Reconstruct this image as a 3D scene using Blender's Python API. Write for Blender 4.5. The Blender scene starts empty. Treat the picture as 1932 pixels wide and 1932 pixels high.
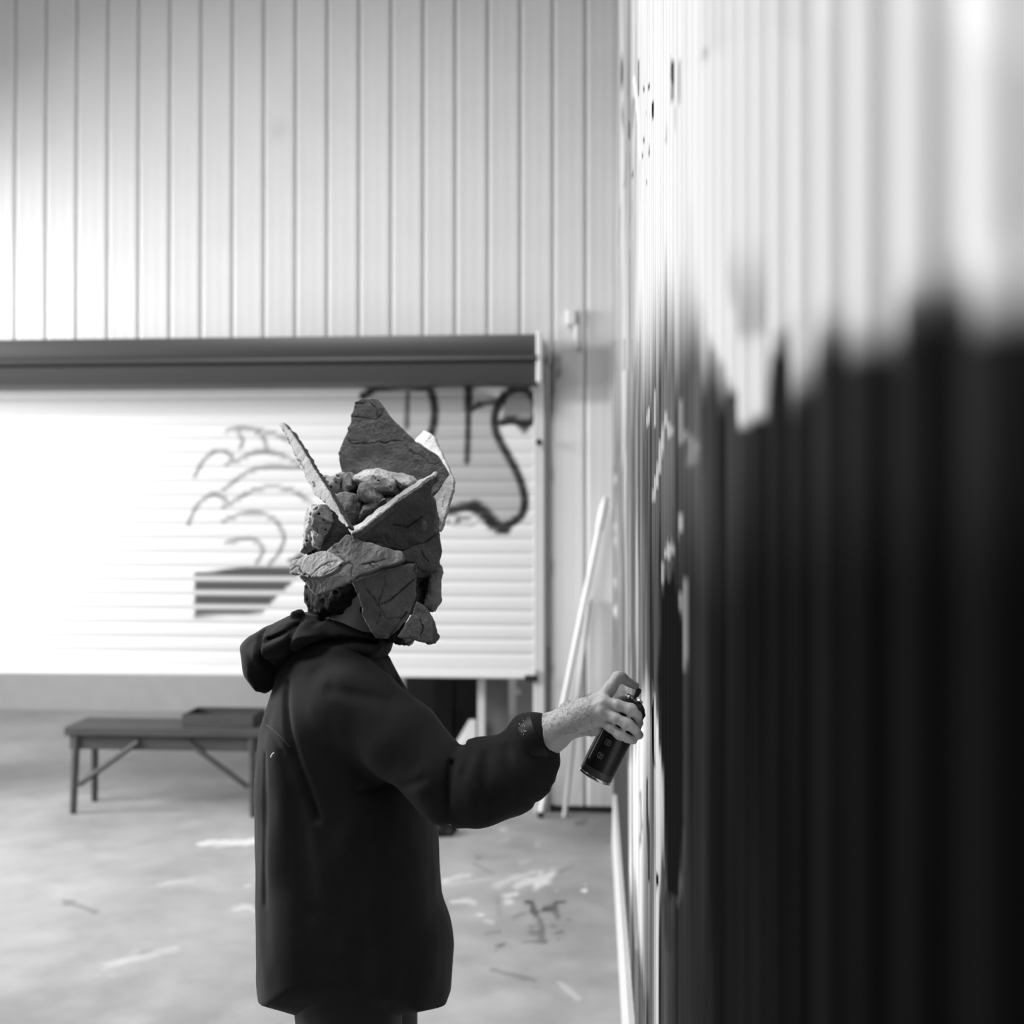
import bpy, math, random
import numpy as np
from mathutils import Vector

# ------------------------------------------------------------------ camera, light, exposure
sc = bpy.context.scene
COL = sc.collection
F = 2200.0                      # focal length in pixels of a 1932 px frame
C0 = 966.0
TH = math.atan(154.0 / F)       # the camera is turned a little to the left of the side wall's direction
H = 1.68
cam_d = bpy.data.cameras.new('camera')
cam_d.sensor_width = 36.0
cam_d.lens = F / 1932.0 * 36.0
cam_d.clip_start = 0.05
cam_d.dof.use_dof = True
cam_d.dof.focus_distance = 2.18
cam_d.dof.aperture_fstop = 2.7
cam = bpy.data.objects.new('camera', cam_d)
cam.location = (0, 0, H)
cam.rotation_euler = (math.pi / 2, 0, TH)
COL.objects.link(cam)
sc.camera = cam

vs = sc.view_settings
vs.view_transform = 'Standard'
vs.look = 'None'
vs.gamma = 1.0
vs.use_curve_mapping = False
vs.exposure = 0.0

world = bpy.data.worlds.new('world')
sc.world = world
world.use_nodes = True
bg = world.node_tree.nodes['Background']
bg.inputs[0].default_value = (1, 1, 1, 1)
bg.inputs[1].default_value = 0.6

def area(name, loc, target, sx, sy, power):
    d = bpy.data.lights.new(name, 'AREA')
    d.shape = 'RECTANGLE'
    d.size, d.size_y = sx, sy
    d.energy = power
    o = bpy.data.objects.new(name, d)
    o.location = loc
    v = Vector(target) - Vector(loc)
    o.rotation_euler = v.to_track_quat('-Z', 'Y').to_euler()
    COL.objects.link(o)
    return o
# daylight through the big doorway in the left wall
area('daylight', (-7.4, 4.2, 3.2), (0.0, 3.4, 1.7), 3.6, 3.0, 840)
# added overhead lamp, unseen, to brighten the hand, shoulders and mask tops
area('added_top_lamp', (-2.3, 1.9, 5.6), (-1.2, 3.4, 1.0), 2.2, 2.0, 200)

# ------------------------------------------------------------------ geometry helpers
ST, CT = math.sin(TH), math.cos(TH)
def P(px, py, Y):
    u = (px - C0) / F
    t = Y / (CT + ST * u)
    return np.array([t * (-ST + CT * u), Y, H - t * (py - C0) / F])
def proj(X, Y, Z):
    d = Y * CT - X * ST
    return C0 + F * (X * CT + Y * ST) / d, C0 - F * (Z - H) / d
def ray_plane(px, py, p0, n):
    o = np.array([0, 0, H])
    d = P(px, py, 1.0) - o
    return o + d * (np.dot(p0 - o, n) / np.dot(d, n))

def hash3(i, j, k, seed):
    n = (i * 374761393 + j * 668265263 + k * 2147483647 + seed * 144665) & 0xffffffff
    n = ((n ^ (n >> 13)) * 1274126177) & 0xffffffff
    return ((n ^ (n >> 16)) & 0xffff) / 65535.0
def vnoise(x, y, z, seed=0):
    x, y, z = np.broadcast_arrays(x, y, z)
    i, j, k = np.floor(x).astype(np.int64), np.floor(y).astype(np.int64), np.floor(z).astype(np.int64)
    fx, fy, fz = x - i, y - j, z - k
    fx, fy, fz = [t * t * (3 - 2 * t) for t in (fx, fy, fz)]
    r = 0
    for a in (0, 1):
        for b in (0, 1):
            for c in (0, 1):
                w = (fx if a else 1 - fx) * (fy if b else 1 - fy) * (fz if c else 1 - fz)
                r = r + w * hash3(i + a, j + b, k + c, seed)
    return r * 2 - 1
def fbm(x, y, z, oct=3, seed=0):
    r, a = 0, 1.0
    for o in range(oct):
        r = r + a * vnoise(x * 2 ** o, y * 2 ** o, z * 2 ** o, seed + o)
        a *= .5
    return r
def sstep(a, b, x):
    t = np.clip((x - a) / (b - a), 0, 1)
    return t * t * (3 - 2 * t)
def smin(a, b, k):
    h = np.clip(.5 + .5 * (b - a) / k, 0, 1)
    return b + (a - b) * h - k * h * (1 - h)

def cap(G, a, b, ra, rb):
    a, b = np.asarray(a, float), np.asarray(b, float)
    ab = b - a
    L2 = max(float(np.dot(ab, ab)), 1e-12)
    t = np.clip(((G[0] - a[0]) * ab[0] + (G[1] - a[1]) * ab[1] + (G[2] - a[2]) * ab[2]) / L2, 0, 1)
    d = np.sqrt((G[0] - a[0] - t * ab[0]) ** 2 + (G[1] - a[1] - t * ab[1]) ** 2 + (G[2] - a[2] - t * ab[2]) ** 2)
    return d - (ra + (rb - ra) * t)
def ell(G, c, r):
    q = np.sqrt(((G[0] - c[0]) / r[0]) ** 2 + ((G[1] - c[1]) / r[1]) ** 2 + ((G[2] - c[2]) / r[2]) ** 2)
    return (q - 1) * min(r)
def seg_d(x, y, pts):
    best = np.full(np.broadcast(x, y).shape, 1e9)
    for (x0, y0), (x1, y1) in zip(pts[:-1], pts[1:]):
        dx, dy = x1 - x0, y1 - y0
        t = np.clip(((x - x0) * dx + (y - y0) * dy) / max(dx * dx + dy * dy, 1e-12), 0, 1)
        best = np.minimum(best, np.hypot(x - x0 - t * dx, y - y0 - t * dy))
    return best
def poly_sd(x, y, pts):
    pts = [tuple(p) for p in pts]
    d = seg_d(x, y, pts + [pts[0]])
    ins = np.zeros(d.shape, bool)
    n = len(pts)
    for i in range(n):
        x0, y0 = pts[i]
        x1, y1 = pts[(i + 1) % n]
        if y0 == y1:
            continue
        c = ((y0 > y) != (y1 > y)) & (x < (x1 - x0) * (y - y0) / (y1 - y0) + x0)
        ins ^= c
    return np.where(ins, -d, d)
def chaikin(p, n=2, closed=True):
    p = [np.array(q, float) for q in p]
    for _ in range(n):
        q = []
        m = len(p)
        for i in range(m if closed else m - 1):
            a, b = p[i], p[(i + 1) % m]
            q += [a * .75 + b * .25, a * .25 + b * .75]
        if not closed:
            q = [p[0]] + q + [p[-1]]
        p = q
    return p
def inflate(G, poly, Yc, w, R, smooth=1):
    pts = [P(x, y, Yc)[[0, 2]] for x, y in poly]
    if smooth:
        pts = chaikin(pts, smooth)
    d2 = poly_sd(G[0][:, 0, 0][:, None], G[2][0, 0, :][None, :], pts)[:, None, :]
    return np.hypot(np.maximum(d2 + R, 0), (G[1] - Yc) * R / w) - R

def nets(fn, lo, hi, h):
    """surface nets of fn(G) on a regular grid"""
    ax = [np.arange(lo[i], hi[i] + h, h) for i in range(3)]
    G = (ax[0][:, None, None], ax[1][None, :, None], ax[2][None, None, :])
    v = np.broadcast_to(fn(G), [len(a) for a in ax]).astype(np.float64).copy()
    v[0], v[-1], v[:, 0], v[:, -1], v[:, :, 0], v[:, :, -1] = [np.maximum(s, 1e-4) for s in (v[0], v[-1], v[:, 0], v[:, -1], v[:, :, 0], v[:, :, -1])]
    s = v < 0
    n = [len(a) - 1 for a in ax]
    cnt = np.zeros(n, np.int8)
    offs = [(a, b, c) for a in (0, 1) for b in (0, 1) for c in (0, 1)]
    for a, b, c in offs:
        cnt += s[a:a + n[0], b:b + n[1], c:c + n[2]]
    act = np.argwhere((cnt > 0) & (cnt < 8))
    idx = np.full(n, -1, np.int64)
    idx[act[:, 0], act[:, 1], act[:, 2]] = np.arange(len(act))
    cv = np.stack([v[act[:, 0] + a, act[:, 1] + b, act[:, 2] + c] for a, b, c in offs], 1)
    O = np.array(offs, float)
    acc = np.zeros((len(act), 3))
    num = np.zeros(len(act))
    for i in range(8):
        for j in range(i + 1, 8):
            if np.abs(O[i] - O[j]).sum() != 1:
                continue
            m = (cv[:, i] < 0) != (cv[:, j] < 0)
            t = np.where(m, cv[:, i] / np.where(m, cv[:, i] - cv[:, j], 1), 0)
            acc += m[:, None] * (O[i] + t[:, None] * (O[j] - O[i]))
            num += m
    V = np.array(lo) + (act + acc / np.maximum(num, 1)[:, None]) * h
    Q = []
    for d in range(3):
        e1, e2 = [(1, 2), (2, 0), (0, 1)][d]
        sl0 = [slice(None)] * 3
        sl1 = [slice(None)] * 3
        sl0[d], sl1[d] = slice(0, -1), slice(1, None)
        ch = s[tuple(sl0)] != s[tuple(sl1)]
        E = np.argwhere(ch)
        ok = (E[:, e1] > 0) & (E[:, e2] > 0) & (E[:, e1] < n[e1]) & (E[:, e2] < n[e2])
        E = E[ok]
        def at(o1, o2):
            c = E.copy()
            c[:, e1] -= o1
            c[:, e2] -= o2
            return idx[c[:, 0], c[:, 1], c[:, 2]]
        q = np.stack([at(1, 1), at(0, 1), at(0, 0), at(1, 0)], 1)
        inside0 = s[E[:, 0], E[:, 1], E[:, 2]]
        q[~inside0] = q[~inside0][:, ::-1]
        Q.append(q)
    Q = np.concatenate(Q)
    return V, Q[(Q >= 0).all(1)]

def mesh_np(name, V, Q, smooth=True, paint=None):
    me = bpy.data.meshes.new(name)
    V = np.asarray(V, np.float32)
    Q = np.asarray(Q, np.int32)
    k = Q.shape[1]
    me.vertices.add(len(V))
    me.vertices.foreach_set('co', V.ravel())
    me.loops.add(Q.size)
    me.loops.foreach_set('vertex_index', Q.ravel())
    me.polygons.add(len(Q))
    me.polygons.foreach_set('loop_start', np.arange(0, Q.size, k, dtype=np.int32))
    me.polygons.foreach_set('use_smooth', np.full(len(Q), smooth, bool))
    me.update(calc_edges=True)
    me.validate()
    if paint is not None:
        a = me.color_attributes.new('paint', 'FLOAT_COLOR', 'POINT')
        c = np.ones((len(V), 4), np.float32)
        c[:, :3] = np.asarray(paint)[:, None]
        a.data.foreach_set('color', c.ravel())
    return me
def link(name, me, mat, parent=None, kind=None):
    o = bpy.data.objects.new(name, me)
    COL.objects.link(o)
    if mat is not None:
        me.materials.clear()
        me.materials.append(mat)
    if parent is not None:
        o.parent = parent
        o.matrix_parent_inverse = PINV.get(parent.name, parent.matrix_world.inverted())
    if kind:
        o['kind'] = kind
    return o
PINV = {}
def tag(o, label, cat, group=None):
    o['label'] = label
    o['category'] = cat
    if group:
        o['group'] = group
    return o
def thing(name, loc, label, cat, group=None):
    from mathutils import Matrix
    o = bpy.data.objects.new(name, None)
    o.location = loc
    o.empty_display_size = .1
    COL.objects.link(o)
    PINV[o.name] = Matrix.Translation(Vector(loc)).inverted()
    return tag(o, label, cat, group)
def child(name, me, mat, parent):
    """a part built in world coordinates"""
    from mathutils import Matrix
    o = link(name, me, mat)
    o.parent = parent
    o.matrix_parent_inverse = PINV.get(parent.name, Matrix.Identity(4))
    return o
class MB:
    def __init__(s):
        s.V, s.F = [], []
    def add(s, V, Fs):
        b = len(s.V)
        s.V += [tuple(v) for v in V]
        s.F += [tuple(b + i for i in f) for f in Fs]
    def box(s, x0, x1, y0, y1, z0, z1):
        s.add([(x, y, z) for x in (x0, x1) for y in (y0, y1) for z in (z0, z1)],
              [(0, 1, 3, 2), (4, 6, 7, 5), (0, 4, 5, 1), (2, 3, 7, 6), (0, 2, 6, 4), (1, 5, 7, 3)])
        return s
    def bbox(s, x0, x1, y0, y1, z0, z1, b=.004):
        """box with chamfered edges"""
        V = []
        lo, hi = np.array([x0, y0, z0]), np.array([x1, y1, z1])
        import bmesh
        bm = bmesh.new()
        vs = [bm.verts.new((x, y, z)) for x in (x0, x1) for y in (y0, y1) for z in (z0, z1)]
        for f in [(0, 1, 3, 2), (4, 6, 7, 5), (0, 4, 5, 1), (2, 3, 7, 6), (0, 2, 6, 4), (1, 5, 7, 3)]:
            bm.faces.new([vs[i] for i in f])
        bmesh.ops.bevel(bm, geom=bm.edges[:], offset=b, segments=1, affect='EDGES')
        bm.verts.index_update()
        s.add([tuple(v.co) for v in bm.verts], [tuple(v.index for v in f.verts) for f in bm.faces])
        bm.free()
        return s
    def tube(s, pts, rs, n=12, cap=True):
        pts = [np.array(p, float) for p in pts]
        if not hasattr(rs, '__len__'):
            rs = [rs] * len(pts)
        rings = []
        up = np.array([0, 0, 1.0])
        for i, p in enumerate(pts):
            t = pts[min(i + 1, len(pts) - 1)] - pts[max(i - 1, 0)]
            t /= np.linalg.norm(t) + 1e-9
            a = np.cross(t, up)
            if np.linalg.norm(a) < 1e-3:
                a = np.cross(t, (1, 0, 0))
            a /= np.linalg.norm(a)
            b = np.cross(t, a)
            rings.append([p + rs[i] * (math.cos(2 * math.pi * k / n) * a + math.sin(2 * math.pi * k / n) * b) for k in range(n)])
        V = [v for r in rings for v in r]
        Fs = []
        for i in range(len(pts) - 1):
            for k in range(n):
                Fs.append((i * n + k, i * n + (k + 1) % n, (i + 1) * n + (k + 1) % n, (i + 1) * n + k))
        if cap:
            Fs.append(tuple(range(n))[::-1])
            Fs.append(tuple((len(pts) - 1) * n + k for k in range(n)))
        s.add(V, Fs)
        return s
    def lathe(s, prof, o, axis, n=40):
        axis = np.array(axis, float)
        axis /= np.linalg.norm(axis)
        a = np.cross(axis, (0, 1, 0))
        a /= np.linalg.norm(a)
        b = np.cross(axis, a)
        V, Fs = [], []
        for r, z in prof:
            for k in range(n):
                th = 2 * math.pi * k / n
                V.append(np.array(o) + axis * z + r * (math.cos(th) * a + math.sin(th) * b))
        m = len(prof)
        for i in range(m - 1):
            for k in range(n):
                Fs.append((i * n + k, i * n + (k + 1) % n, (i + 1) * n + (k + 1) % n, (i + 1) * n + k))
        Fs.append(tuple(range(n))[::-1])
        Fs.append(tuple((m - 1) * n + k for k in range(n)))
        s.add(V, Fs)
        return s
    def prism(s, prof, x0, x1):
        """profile in (y, z) extruded along x"""
        n = len(prof)
        V = [(x0, y, z) for y, z in prof] + [(x1, y, z) for y, z in prof]
        s.add(V, [(i, (i + 1) % n, n + (i + 1) % n, n + i) for i in range(n)] + [tuple(range(n))[::-1], tuple(range(n, 2 * n))])
        return s
    def mesh(s, name, smooth=False):
        me = bpy.data.meshes.new(name)
        me.from_pydata(s.V, [], s.F)
        import bmesh
        bm = bmesh.new()
        bm.from_mesh(me)
        bmesh.ops.recalc_face_normals(bm, faces=bm.faces[:])
        bm.to_mesh(me)
        bm.free()
        if smooth:
            me.polygons.foreach_set('use_smooth', [True] * len(me.polygons))
            try:
                me.set_sharp_from_angle(angle=math.radians(38))
            except Exception:
                pass
        me.update()
        return me

# ------------------------------------------------------------------ materials (all grey: the photograph is black and white)
def mat(name, v, rough=.6, spec=.5, var=0.0, vscale=8, vstretch=(1, 1, 1), bump=0.0, bscale=60, metal=0.0, sheen=0.0, attr=False, coat=0.0, bdist=.004):
    m = bpy.data.materials.new(name)
    m.use_nodes = True
    nt = m.node_tree
    N, L = nt.nodes, nt.links
    p = N['Principled BSDF']
    p.inputs['Base Color'].default_value = (v, v, v, 1)
    p.inputs['Roughness'].default_value = rough
    p.inputs['Specular IOR Level'].default_value = spec
    p.inputs['Metallic'].default_value = metal
    if sheen:
        p.inputs['Sheen Weight'].default_value = sheen
        p.inputs['Sheen Roughness'].default_value = .35
    if coat:
        p.inputs['Coat Weight'].default_value = coat
    tc = N.new('ShaderNodeTexCoord')
    src = None
    if attr:
        a = N.new('ShaderNodeAttribute')
        a.attribute_name = 'paint'
        src = a.outputs['Color']
    if var:
        mp = N.new('ShaderNodeMapping')
        mp.inputs['Scale'].default_value = vstretch
        L.new(tc.outputs['Object'], mp.inputs['Vector'])
        nz = N.new('ShaderNodeTexNoise')
        nz.inputs['Scale'].default_value = vscale
        nz.inputs['Detail'].default_value = 5
        nz.inputs['Roughness'].default_value = .6
        L.new(mp.outputs['Vector'], nz.inputs['Vector'])
        mr = N.new('ShaderNodeMapRange')
        mr.inputs['From Min'].default_value = .25
        mr.inputs['From Max'].default_value = .75
        mr.inputs['To Min'].default_value = 1 - var
        mr.inputs['To Max'].default_value = 1 + var
        L.new(nz.outputs['Fac'], mr.inputs['Value'])
        mx = N.new('ShaderNodeMix')
        mx.data_type = 'RGBA'
        mx.blend_type = 'MULTIPLY'
        mx.inputs['Factor'].default_value = 1
        if src is None:
            mx.inputs['A'].default_value = (v, v, v, 1)
        else:
            L.new(src, mx.inputs['A'])
        L.new(mr.outputs['Result'], mx.inputs['B'])
        src = mx.outputs['Result']
    if src is not None:
        L.new(src, p.inputs['Base Color'])
    if bump:
        nb = N.new('ShaderNodeTexNoise')
        nb.inputs['Scale'].default_value = bscale
        nb.inputs['Detail'].default_value = 4
        L.new(tc.outputs['Object'], nb.inputs['Vector'])
        bp = N.new('ShaderNodeBump')
        bp.inputs['Strength'].default_value = bump
        bp.inputs['Distance'].default_value = bdist
        L.new(nb.outputs['Fac'], bp.inputs['Height'])
        L.new(bp.outputs['Normal'], p.inputs['Normal'])
    return m

M_sheet = mat('white_sheet_metal', .74, .45, .4, var=.04, vscale=3, vstretch=(1, 1, .3))
M_sheet_attr = mat('white_sheet_metal_marked', .74, .45, .4, attr=True, var=.03, vscale=3)
M_wallpaint = mat('sprayed_corrugated_iron', .5, .8, .04, attr=True, var=.06, vscale=12, vstretch=(1, 1, .12))
M_floor = mat('worn_concrete', .3, .6, .35, attr=True, var=.14, vscale=5, bump=.15, bscale=30)
M_slat = mat('white_shutter_steel', .72, .4, .4, attr=True)
M_drum = mat('grey_shutter_steel', .05, .38, .5, var=.08, vscale=2, vstretch=(.2, 3, 3))
M_white = mat('white_gloss_paint', .8, .35, .5)
M_whitewood = mat('white_painted_timber', .62, .5, .4, var=.04, vscale=20)
M_guide = mat('dull_galvanised_steel', .22, .45, .5, var=.1)
M_dark = mat('dark_rubber', .02, .7, .3)
M_ceiling = mat('ceiling_sheet', .35, .7, .3, var=.05)
M_conc = mat('grey_block_wall', .4, .8, .2, var=.06)
M_shade = mat('dark_interior_wall', .05, .8, .2, var=.05)
M_black = mat('black_painted_wood', .012, .6, .3, var=.1)
M_darkwood = mat('dark_stained_wood', .06, .55, .35, var=.25, vscale=6, vstretch=(1, 8, 8), bump=.1)
M_grey = mat('grey_board', .16, .6, .3, var=.1, vscale=4)
M_skin = mat('skin', .48, .5, .45, var=.10, vscale=60, bump=.12, bscale=420, bdist=.0012)
M_hair = mat('dark_hair', .02, .85, .15, var=.3, vscale=200, bump=.6, bscale=240)
M_jacket = mat('black_woven_jacket', .0205, .85, .10, var=.10, vscale=40, bump=.06, bscale=500, sheen=.05)
M_lining = mat('black_jacket_trim', .008, .5, .3)
M_thread = mat('grey_thread', .12, .6, .3)
M_white_thread = mat('white_thread', .7, .6, .3)
M_trouser = mat('black_denim', .012, .7, .3, bump=.1, bscale=400)
M_shoe = mat('dark_leather_shoe', .02, .45, .4)
M_sole = mat('pale_rubber_sole', .4, .6, .3)
M_stone = mat('chipped_plaster_stone', .36, .75, .25, attr=True, var=.22, vscale=40, bump=.9, bscale=150)
M_can = mat('black_can_label', .010, .3, .5)
M_tin = mat('bare_tin', .55, .22, .5, metal=1.0)
M_print = mat('grey_can_print', .26, .4, .4)
M_band = mat('dark_grey_can_band', .05, .35, .5)
M_nozzle = mat('black_plastic_nozzle', .02, .35, .5)

M_wallpaint.node_tree.nodes['Principled BSDF'].inputs['IOR'].default_value = 1.05

# ------------------------------------------------------------------ the setting
D = 6.54                       # distance of the rear wall
CEIL = 5.3
XR = .116                      # mean plane of the corrugated side wall
XL = -4.7

def floor_paint(X, Y):
    px, py = proj(X, Y, 0 * X)
    v = .335 + .05 * fbm(X * 1.3, Y * 1.3, 0 * X, 3, 5) + .03 * fbm(X * 6, Y * 6, 0 * X, 3, 8)
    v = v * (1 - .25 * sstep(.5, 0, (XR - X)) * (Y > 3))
    s = lambda pts: seg_d(px, py, [(820 + a / 5.367, 1500 + b / 5.367) for a, b in pts])
    br = .5 + .5 * fbm(X * 24, Y * 18, 0 * X, 4, 11)
    def mix(d, w, val, k=1.0):
        nonlocal v
        a = np.clip(k * sstep(w * 1.25, w * .2, d * (.45 + 1.2 * br)), 0, 1)
        v = v * (1 - a) + val * a
    for pts, w, val, k in [
        ([(100, 870), (200, 830), (360, 805)], 5, .6, .9), ([(170, 900), (420, 860), (560, 850)], 4, .5, .6),
        ([(620, 910), (800, 850), (1000, 780)], 6, .52, .8), ([(840, 910), (1000, 870), (1190, 800)], 8, .58, .9),
        ([(1030, 920), (1100, 870), (1180, 810)], 9, .6, .9), ([(160, 1080), (280, 1075), (400, 1085)], 5, .58, .9),
        ([(700, 1020), (820, 1000)], 5, .6, .9), ([(730, 1090), (790, 1085)], 5, .58, .9), ([(440, 1215), (500, 1212)], 5, .62, .9),
        ([(520, 1270), (580, 1300)], 5, .5, .8), ([(1512, 965), (1520, 965)], 5, .7, 1), ([(690, 345), (700, 350)], 6, .5, .7),
        ([(1035, 500), (1040, 500)], 6, .5, .7), ([(870, 690), (930, 675)], 5, .48, .7), ([(660, 460), (740, 440)], 5, .45, .5),
        ([(1430, 290), (1520, 285)], 6, .1, .8), ([(930, 1080), (985, 1090), (1000, 1150), (1030, 1210)], 7, .04, .95),
        ([(1030, 1210), (1080, 1300), (1090, 1400), (1110, 1480)], 6, .1, .8), ([(1320, 1080), (1240, 1085), (1210, 1140), (1100, 1170)], 5, .05, .9),
        ([(1215, 1150), (1250, 1240)], 5, .09, .8), ([(800, 1240), (900, 1200)], 6, .14, .6), ([(990, 1400), (1090, 1400)], 7, .13, .7),
        ([(1210, 1410), (1290, 1390)], 5, .12, .7), ([(1350, 1265), (1370, 1265)], 4, .14, .7), ([(1260, 780), (1400, 720)], 4, .16, .6),
        ([(420, 640), (450, 640)], 4, .17, .6), ([(400, 700), (580, 790)], 3, .2, .6), ([(640, 1530), (700, 1510)], 5, .1, .8),
        ([(880, 1490), (1000, 1480), (1120, 1490)], 4, .14, .7), ([(640, 1050), (660, 1200)], 6, .22, .5), ([(520, 1390), (660, 1390)], 4, .18, .6),
        ([(1180, 1310), (1200, 1320)], 4, .14, .7), ([(1250, 1450), (1270, 1470)], 4, .14, .7),
        ]:
        mix(s(pts), w, val, k)
    for pts, w, val, k in [([(380, 1592), (490, 1587)], 7, .72, .9), ([(440, 1716), (470, 1712), (494, 1726)], 5, .6, .8), ([(462, 1672), (470, 1672)], 5, .6, .7),
                           ([(300, 1670), (360, 1660)], 6, .5, .6), ([(200, 1820), (330, 1790)], 7, .5, .7), ([(120, 1700), (180, 1720)], 6, .14, .6),
                           ([(930, 1830), (1010, 1850)], 6, .14, .6), ([(1060, 1860), (1090, 1885)], 6, .5, .6)]:
        mix(seg_d(px, py, pts), w, val, k)
    return np.clip(v, .03, .8)

def grid_mesh(name, us, vs, fn, paint=None):
    U, V = np.meshgrid(us, vs, indexing='ij')
    X, Y, Z = [np.broadcast_to(a, U.shape) for a in fn(U, V)]
    co = np.stack([X, Y, Z], -1).reshape(-1, 3)
    n, m = U.shape
    I = np.arange(n * m).reshape(n, m)
    Q = np.stack([I[:-1, :-1], I[1:, :-1], I[1:, 1:], I[:-1, 1:]], -1).reshape(-1, 4)
    return mesh_np(name, co, Q, True, None if paint is None else np.asarray(paint(X, Y, Z)).reshape(-1))

us = np.concatenate([np.arange(XL - 3.5, -3.4, .4), np.arange(-3.4, XR + .12, .0125)])
vv = np.concatenate([np.arange(-2.2, 3.5, .3), np.arange(3.5, 6.9, .0125), np.arange(6.9, 10.1, .2)])
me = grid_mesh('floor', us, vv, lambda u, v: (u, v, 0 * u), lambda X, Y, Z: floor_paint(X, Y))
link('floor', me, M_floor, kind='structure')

# --- corrugated side wall with sprayed paint
PITCH = .0762
def wall_paint(X, Y, Z):
    px, py = proj(XR - .009, Y, Z)
    n1 = fbm(Y * 3.0, Z * .9, 0 * Y, 3, 21)
    n2 = fbm(Y * 12.0, Z * 2.2, 0 * Y, 3, 31)
    n3 = fbm(Y * 30.0, Z * 5, 0 * Y, 2, 41)
    # white upper part fading into dark sprayed paint: the height of the fade changes along the wall
    xs = [1140, 1165, 1190, 1215, 1235, 1260, 1290, 1320, 1350, 1400, 1480, 1600, 1932]
    y1 = [640, 640, 620, 520, 470, 480, 490, 500, 510, 540, 560, 560, 560]
    y2 = [800, 800, 790, 770, 760, 750, 730, 700, 700, 690, 680, 680, 680]
    a, b = np.interp(px, xs, y1), np.interp(px, xs, y2)
    wv = np.floor(Y / PITCH + .5)
    rw = hash3(wv.astype(np.int64), 0 * wv.astype(np.int64), 0 * wv.astype(np.int64), 5) - .5      # every corrugation takes the spray a little differently
    rw2 = hash3(wv.astype(np.int64), 0 * wv.astype(np.int64), 0 * wv.astype(np.int64), 9) - .5
    t = sstep(0, 1, (py + 70 * n2 + 40 * n1 + 130 * rw - a) / (b - a))
    top = np.interp(px, [1140, 1160, 1185, 1215, 1260, 1932], [.33, .33, .36, .56, .62, .76])
    top = top * (1 + .10 * n2)
    xl = [1140, 1180, 1205, 1225, 1245, 1275, 1310, 1360, 1420, 1932]
    mid = np.interp(px, xl, [.125, .125, .12, .115, .10, .13, .075, .04, .022, .018])      # about y 900
    low = np.interp(px, xl, [.105, .115, .11, .095, .06, .04, .02, .011, .008, .008])      # about y 1150
    s = sstep(830, 1180, py + 60 * n1)
    dk = (mid * (1 - s) + low * s) * (1 + .35 * n2 + .2 * n3 + .7 * rw2 + .9 * rw * vnoise(wv * 7.3, Z * 1.6, 0 * Y, 13))
    v = top * (1 - t) + dk * t
    def mix(mask, val):
        nonlocal v
        v = v * (1 - mask) + val * mask
    # mottled far end of the wall
    far = sstep(1212, 1195, px)
    mix(far * sstep(.15, .5, n2) * (py < 700) * .6, .30)
    mix(far * sstep(.1, .4, fbm(Y * 8, Z * 1.1, 0 * Y, 3, 77)) * (py > 640) * (py < 1500) * .55, .10)
    mix(far * sstep(.2, .5, fbm(Y * 9, Z * 1.4, 0 * Y, 3, 87)) * (py > 700) * (py < 1300) * .6, .45)
    v = v * (1 + far * .45 * fbm(Y * 4, Z * 1.0, 0 * Y, 4, 97) * (py < 1500))
    # the pale band at the far end going down to the skirting is dark near the floor
    mix(sstep(1198, 1180, px + 8 * n2) * sstep(1330, 1430, py), .05)
    # strokes and letters at the top of the wall, pale on dark
    def strk(pts, w, val, k=1.0, e=.6):
        if val > .3:
            val = val * .72
        d = seg_d(px, py + 14 * rw, pts)
        mix(np.clip(k * sstep(w, w * e, d), 0, 1), val)
    q = lambda pts: [(1150 + a_ / 5.682, 130 + b_ / 5.682) for a_, b_ in pts]
    strk(q([(130, -80), (130, 200)]), 3.2, .07)
    strk(q([(205, -80), (195, 300)]), 2.0, .16)
    strk(q([(305, -80), (305, 270)]), 2.2, .10)
    strk(q([(130, 420), (145, 600)]), 2.4, .10)
    strk(q([(255, 300), (230, 600), (190, 950), (160, 1250)]), 4.0, .24)
    strk(q([(205, 560), (205, 730)]), 1.8, .05)
    strk(q([(235, 1400), (215, 1900)]), 1.6, .28)
    strk(q([(110, 1500), (95, 1900)]), 2.0, .33)
    strk(q([(255, 80), (285, 350), (310, 640), (320, 1000)]), 3.2, .80)
    for a_, b_, w in [(412, 180, 2.2), (358, 175, 1.4), (386, 470, 1.4), (364, 730, 1.5), (242, 1110, 1.6), (395, 1210, 1.2), (350, 900, 1.2)]:
        strk(q([(a_ + 3, b_ - 22), (a_ - 3, b_ + 22)]), w, .04)
    strk(q([(452, 370), (447, 540)]), 1.9, .015)
    strk(q([(420, 820), (418, 930)]), 1.5, .12)
    strk(q([(648, -80), (648, 140)]), 4.2, .035, .95)
    strk(q([(650, 200), (650, 330)]), 3.4, .14, .8)
    strk(q([(725, -80), (725, 330)]), 4.2, .09, .9)
    strk(q([(690, 380), (690, 600)]), 2.0, .3, .8)
    strk(q([(605, 600), (600, 850)]), 3.0, .28, .8)
    for a_, b_ in [(940, 500), (1005, 260), (1090, 260), (1140, 150)]:
        strk(q([(a_, -200), (a_, b_)]), 4.2, .36, .8)
    # pale patches on the dark field beside the can
    q2 = lambda pts: [(1150 + a_ / 5.682, 760 + b_ / 5.682) for a_, b_ in pts]
    strk(q2([(600, 180), (560, 330), (520, 700), (460, 1050)]), 4.5, .52, .9)
    strk(q2([(600, 200), (640, 330)]), 6, .5, .9)
    strk(q2([(740, -20), (760, 420)]), 7, .36, .7)
    strk(q2([(800, 380), (880, 420), (850, 650)]), 12, .22, .8)
    strk(q2([(730, 1180), (735, 1380)]), 5, .46, .9)
    strk(q2([(630, 1500), (600, 1640)]), 5, .5, .9)
    strk(q2([(640, 1510), (690, 1620)]), 4.5, .42, .9)
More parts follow.
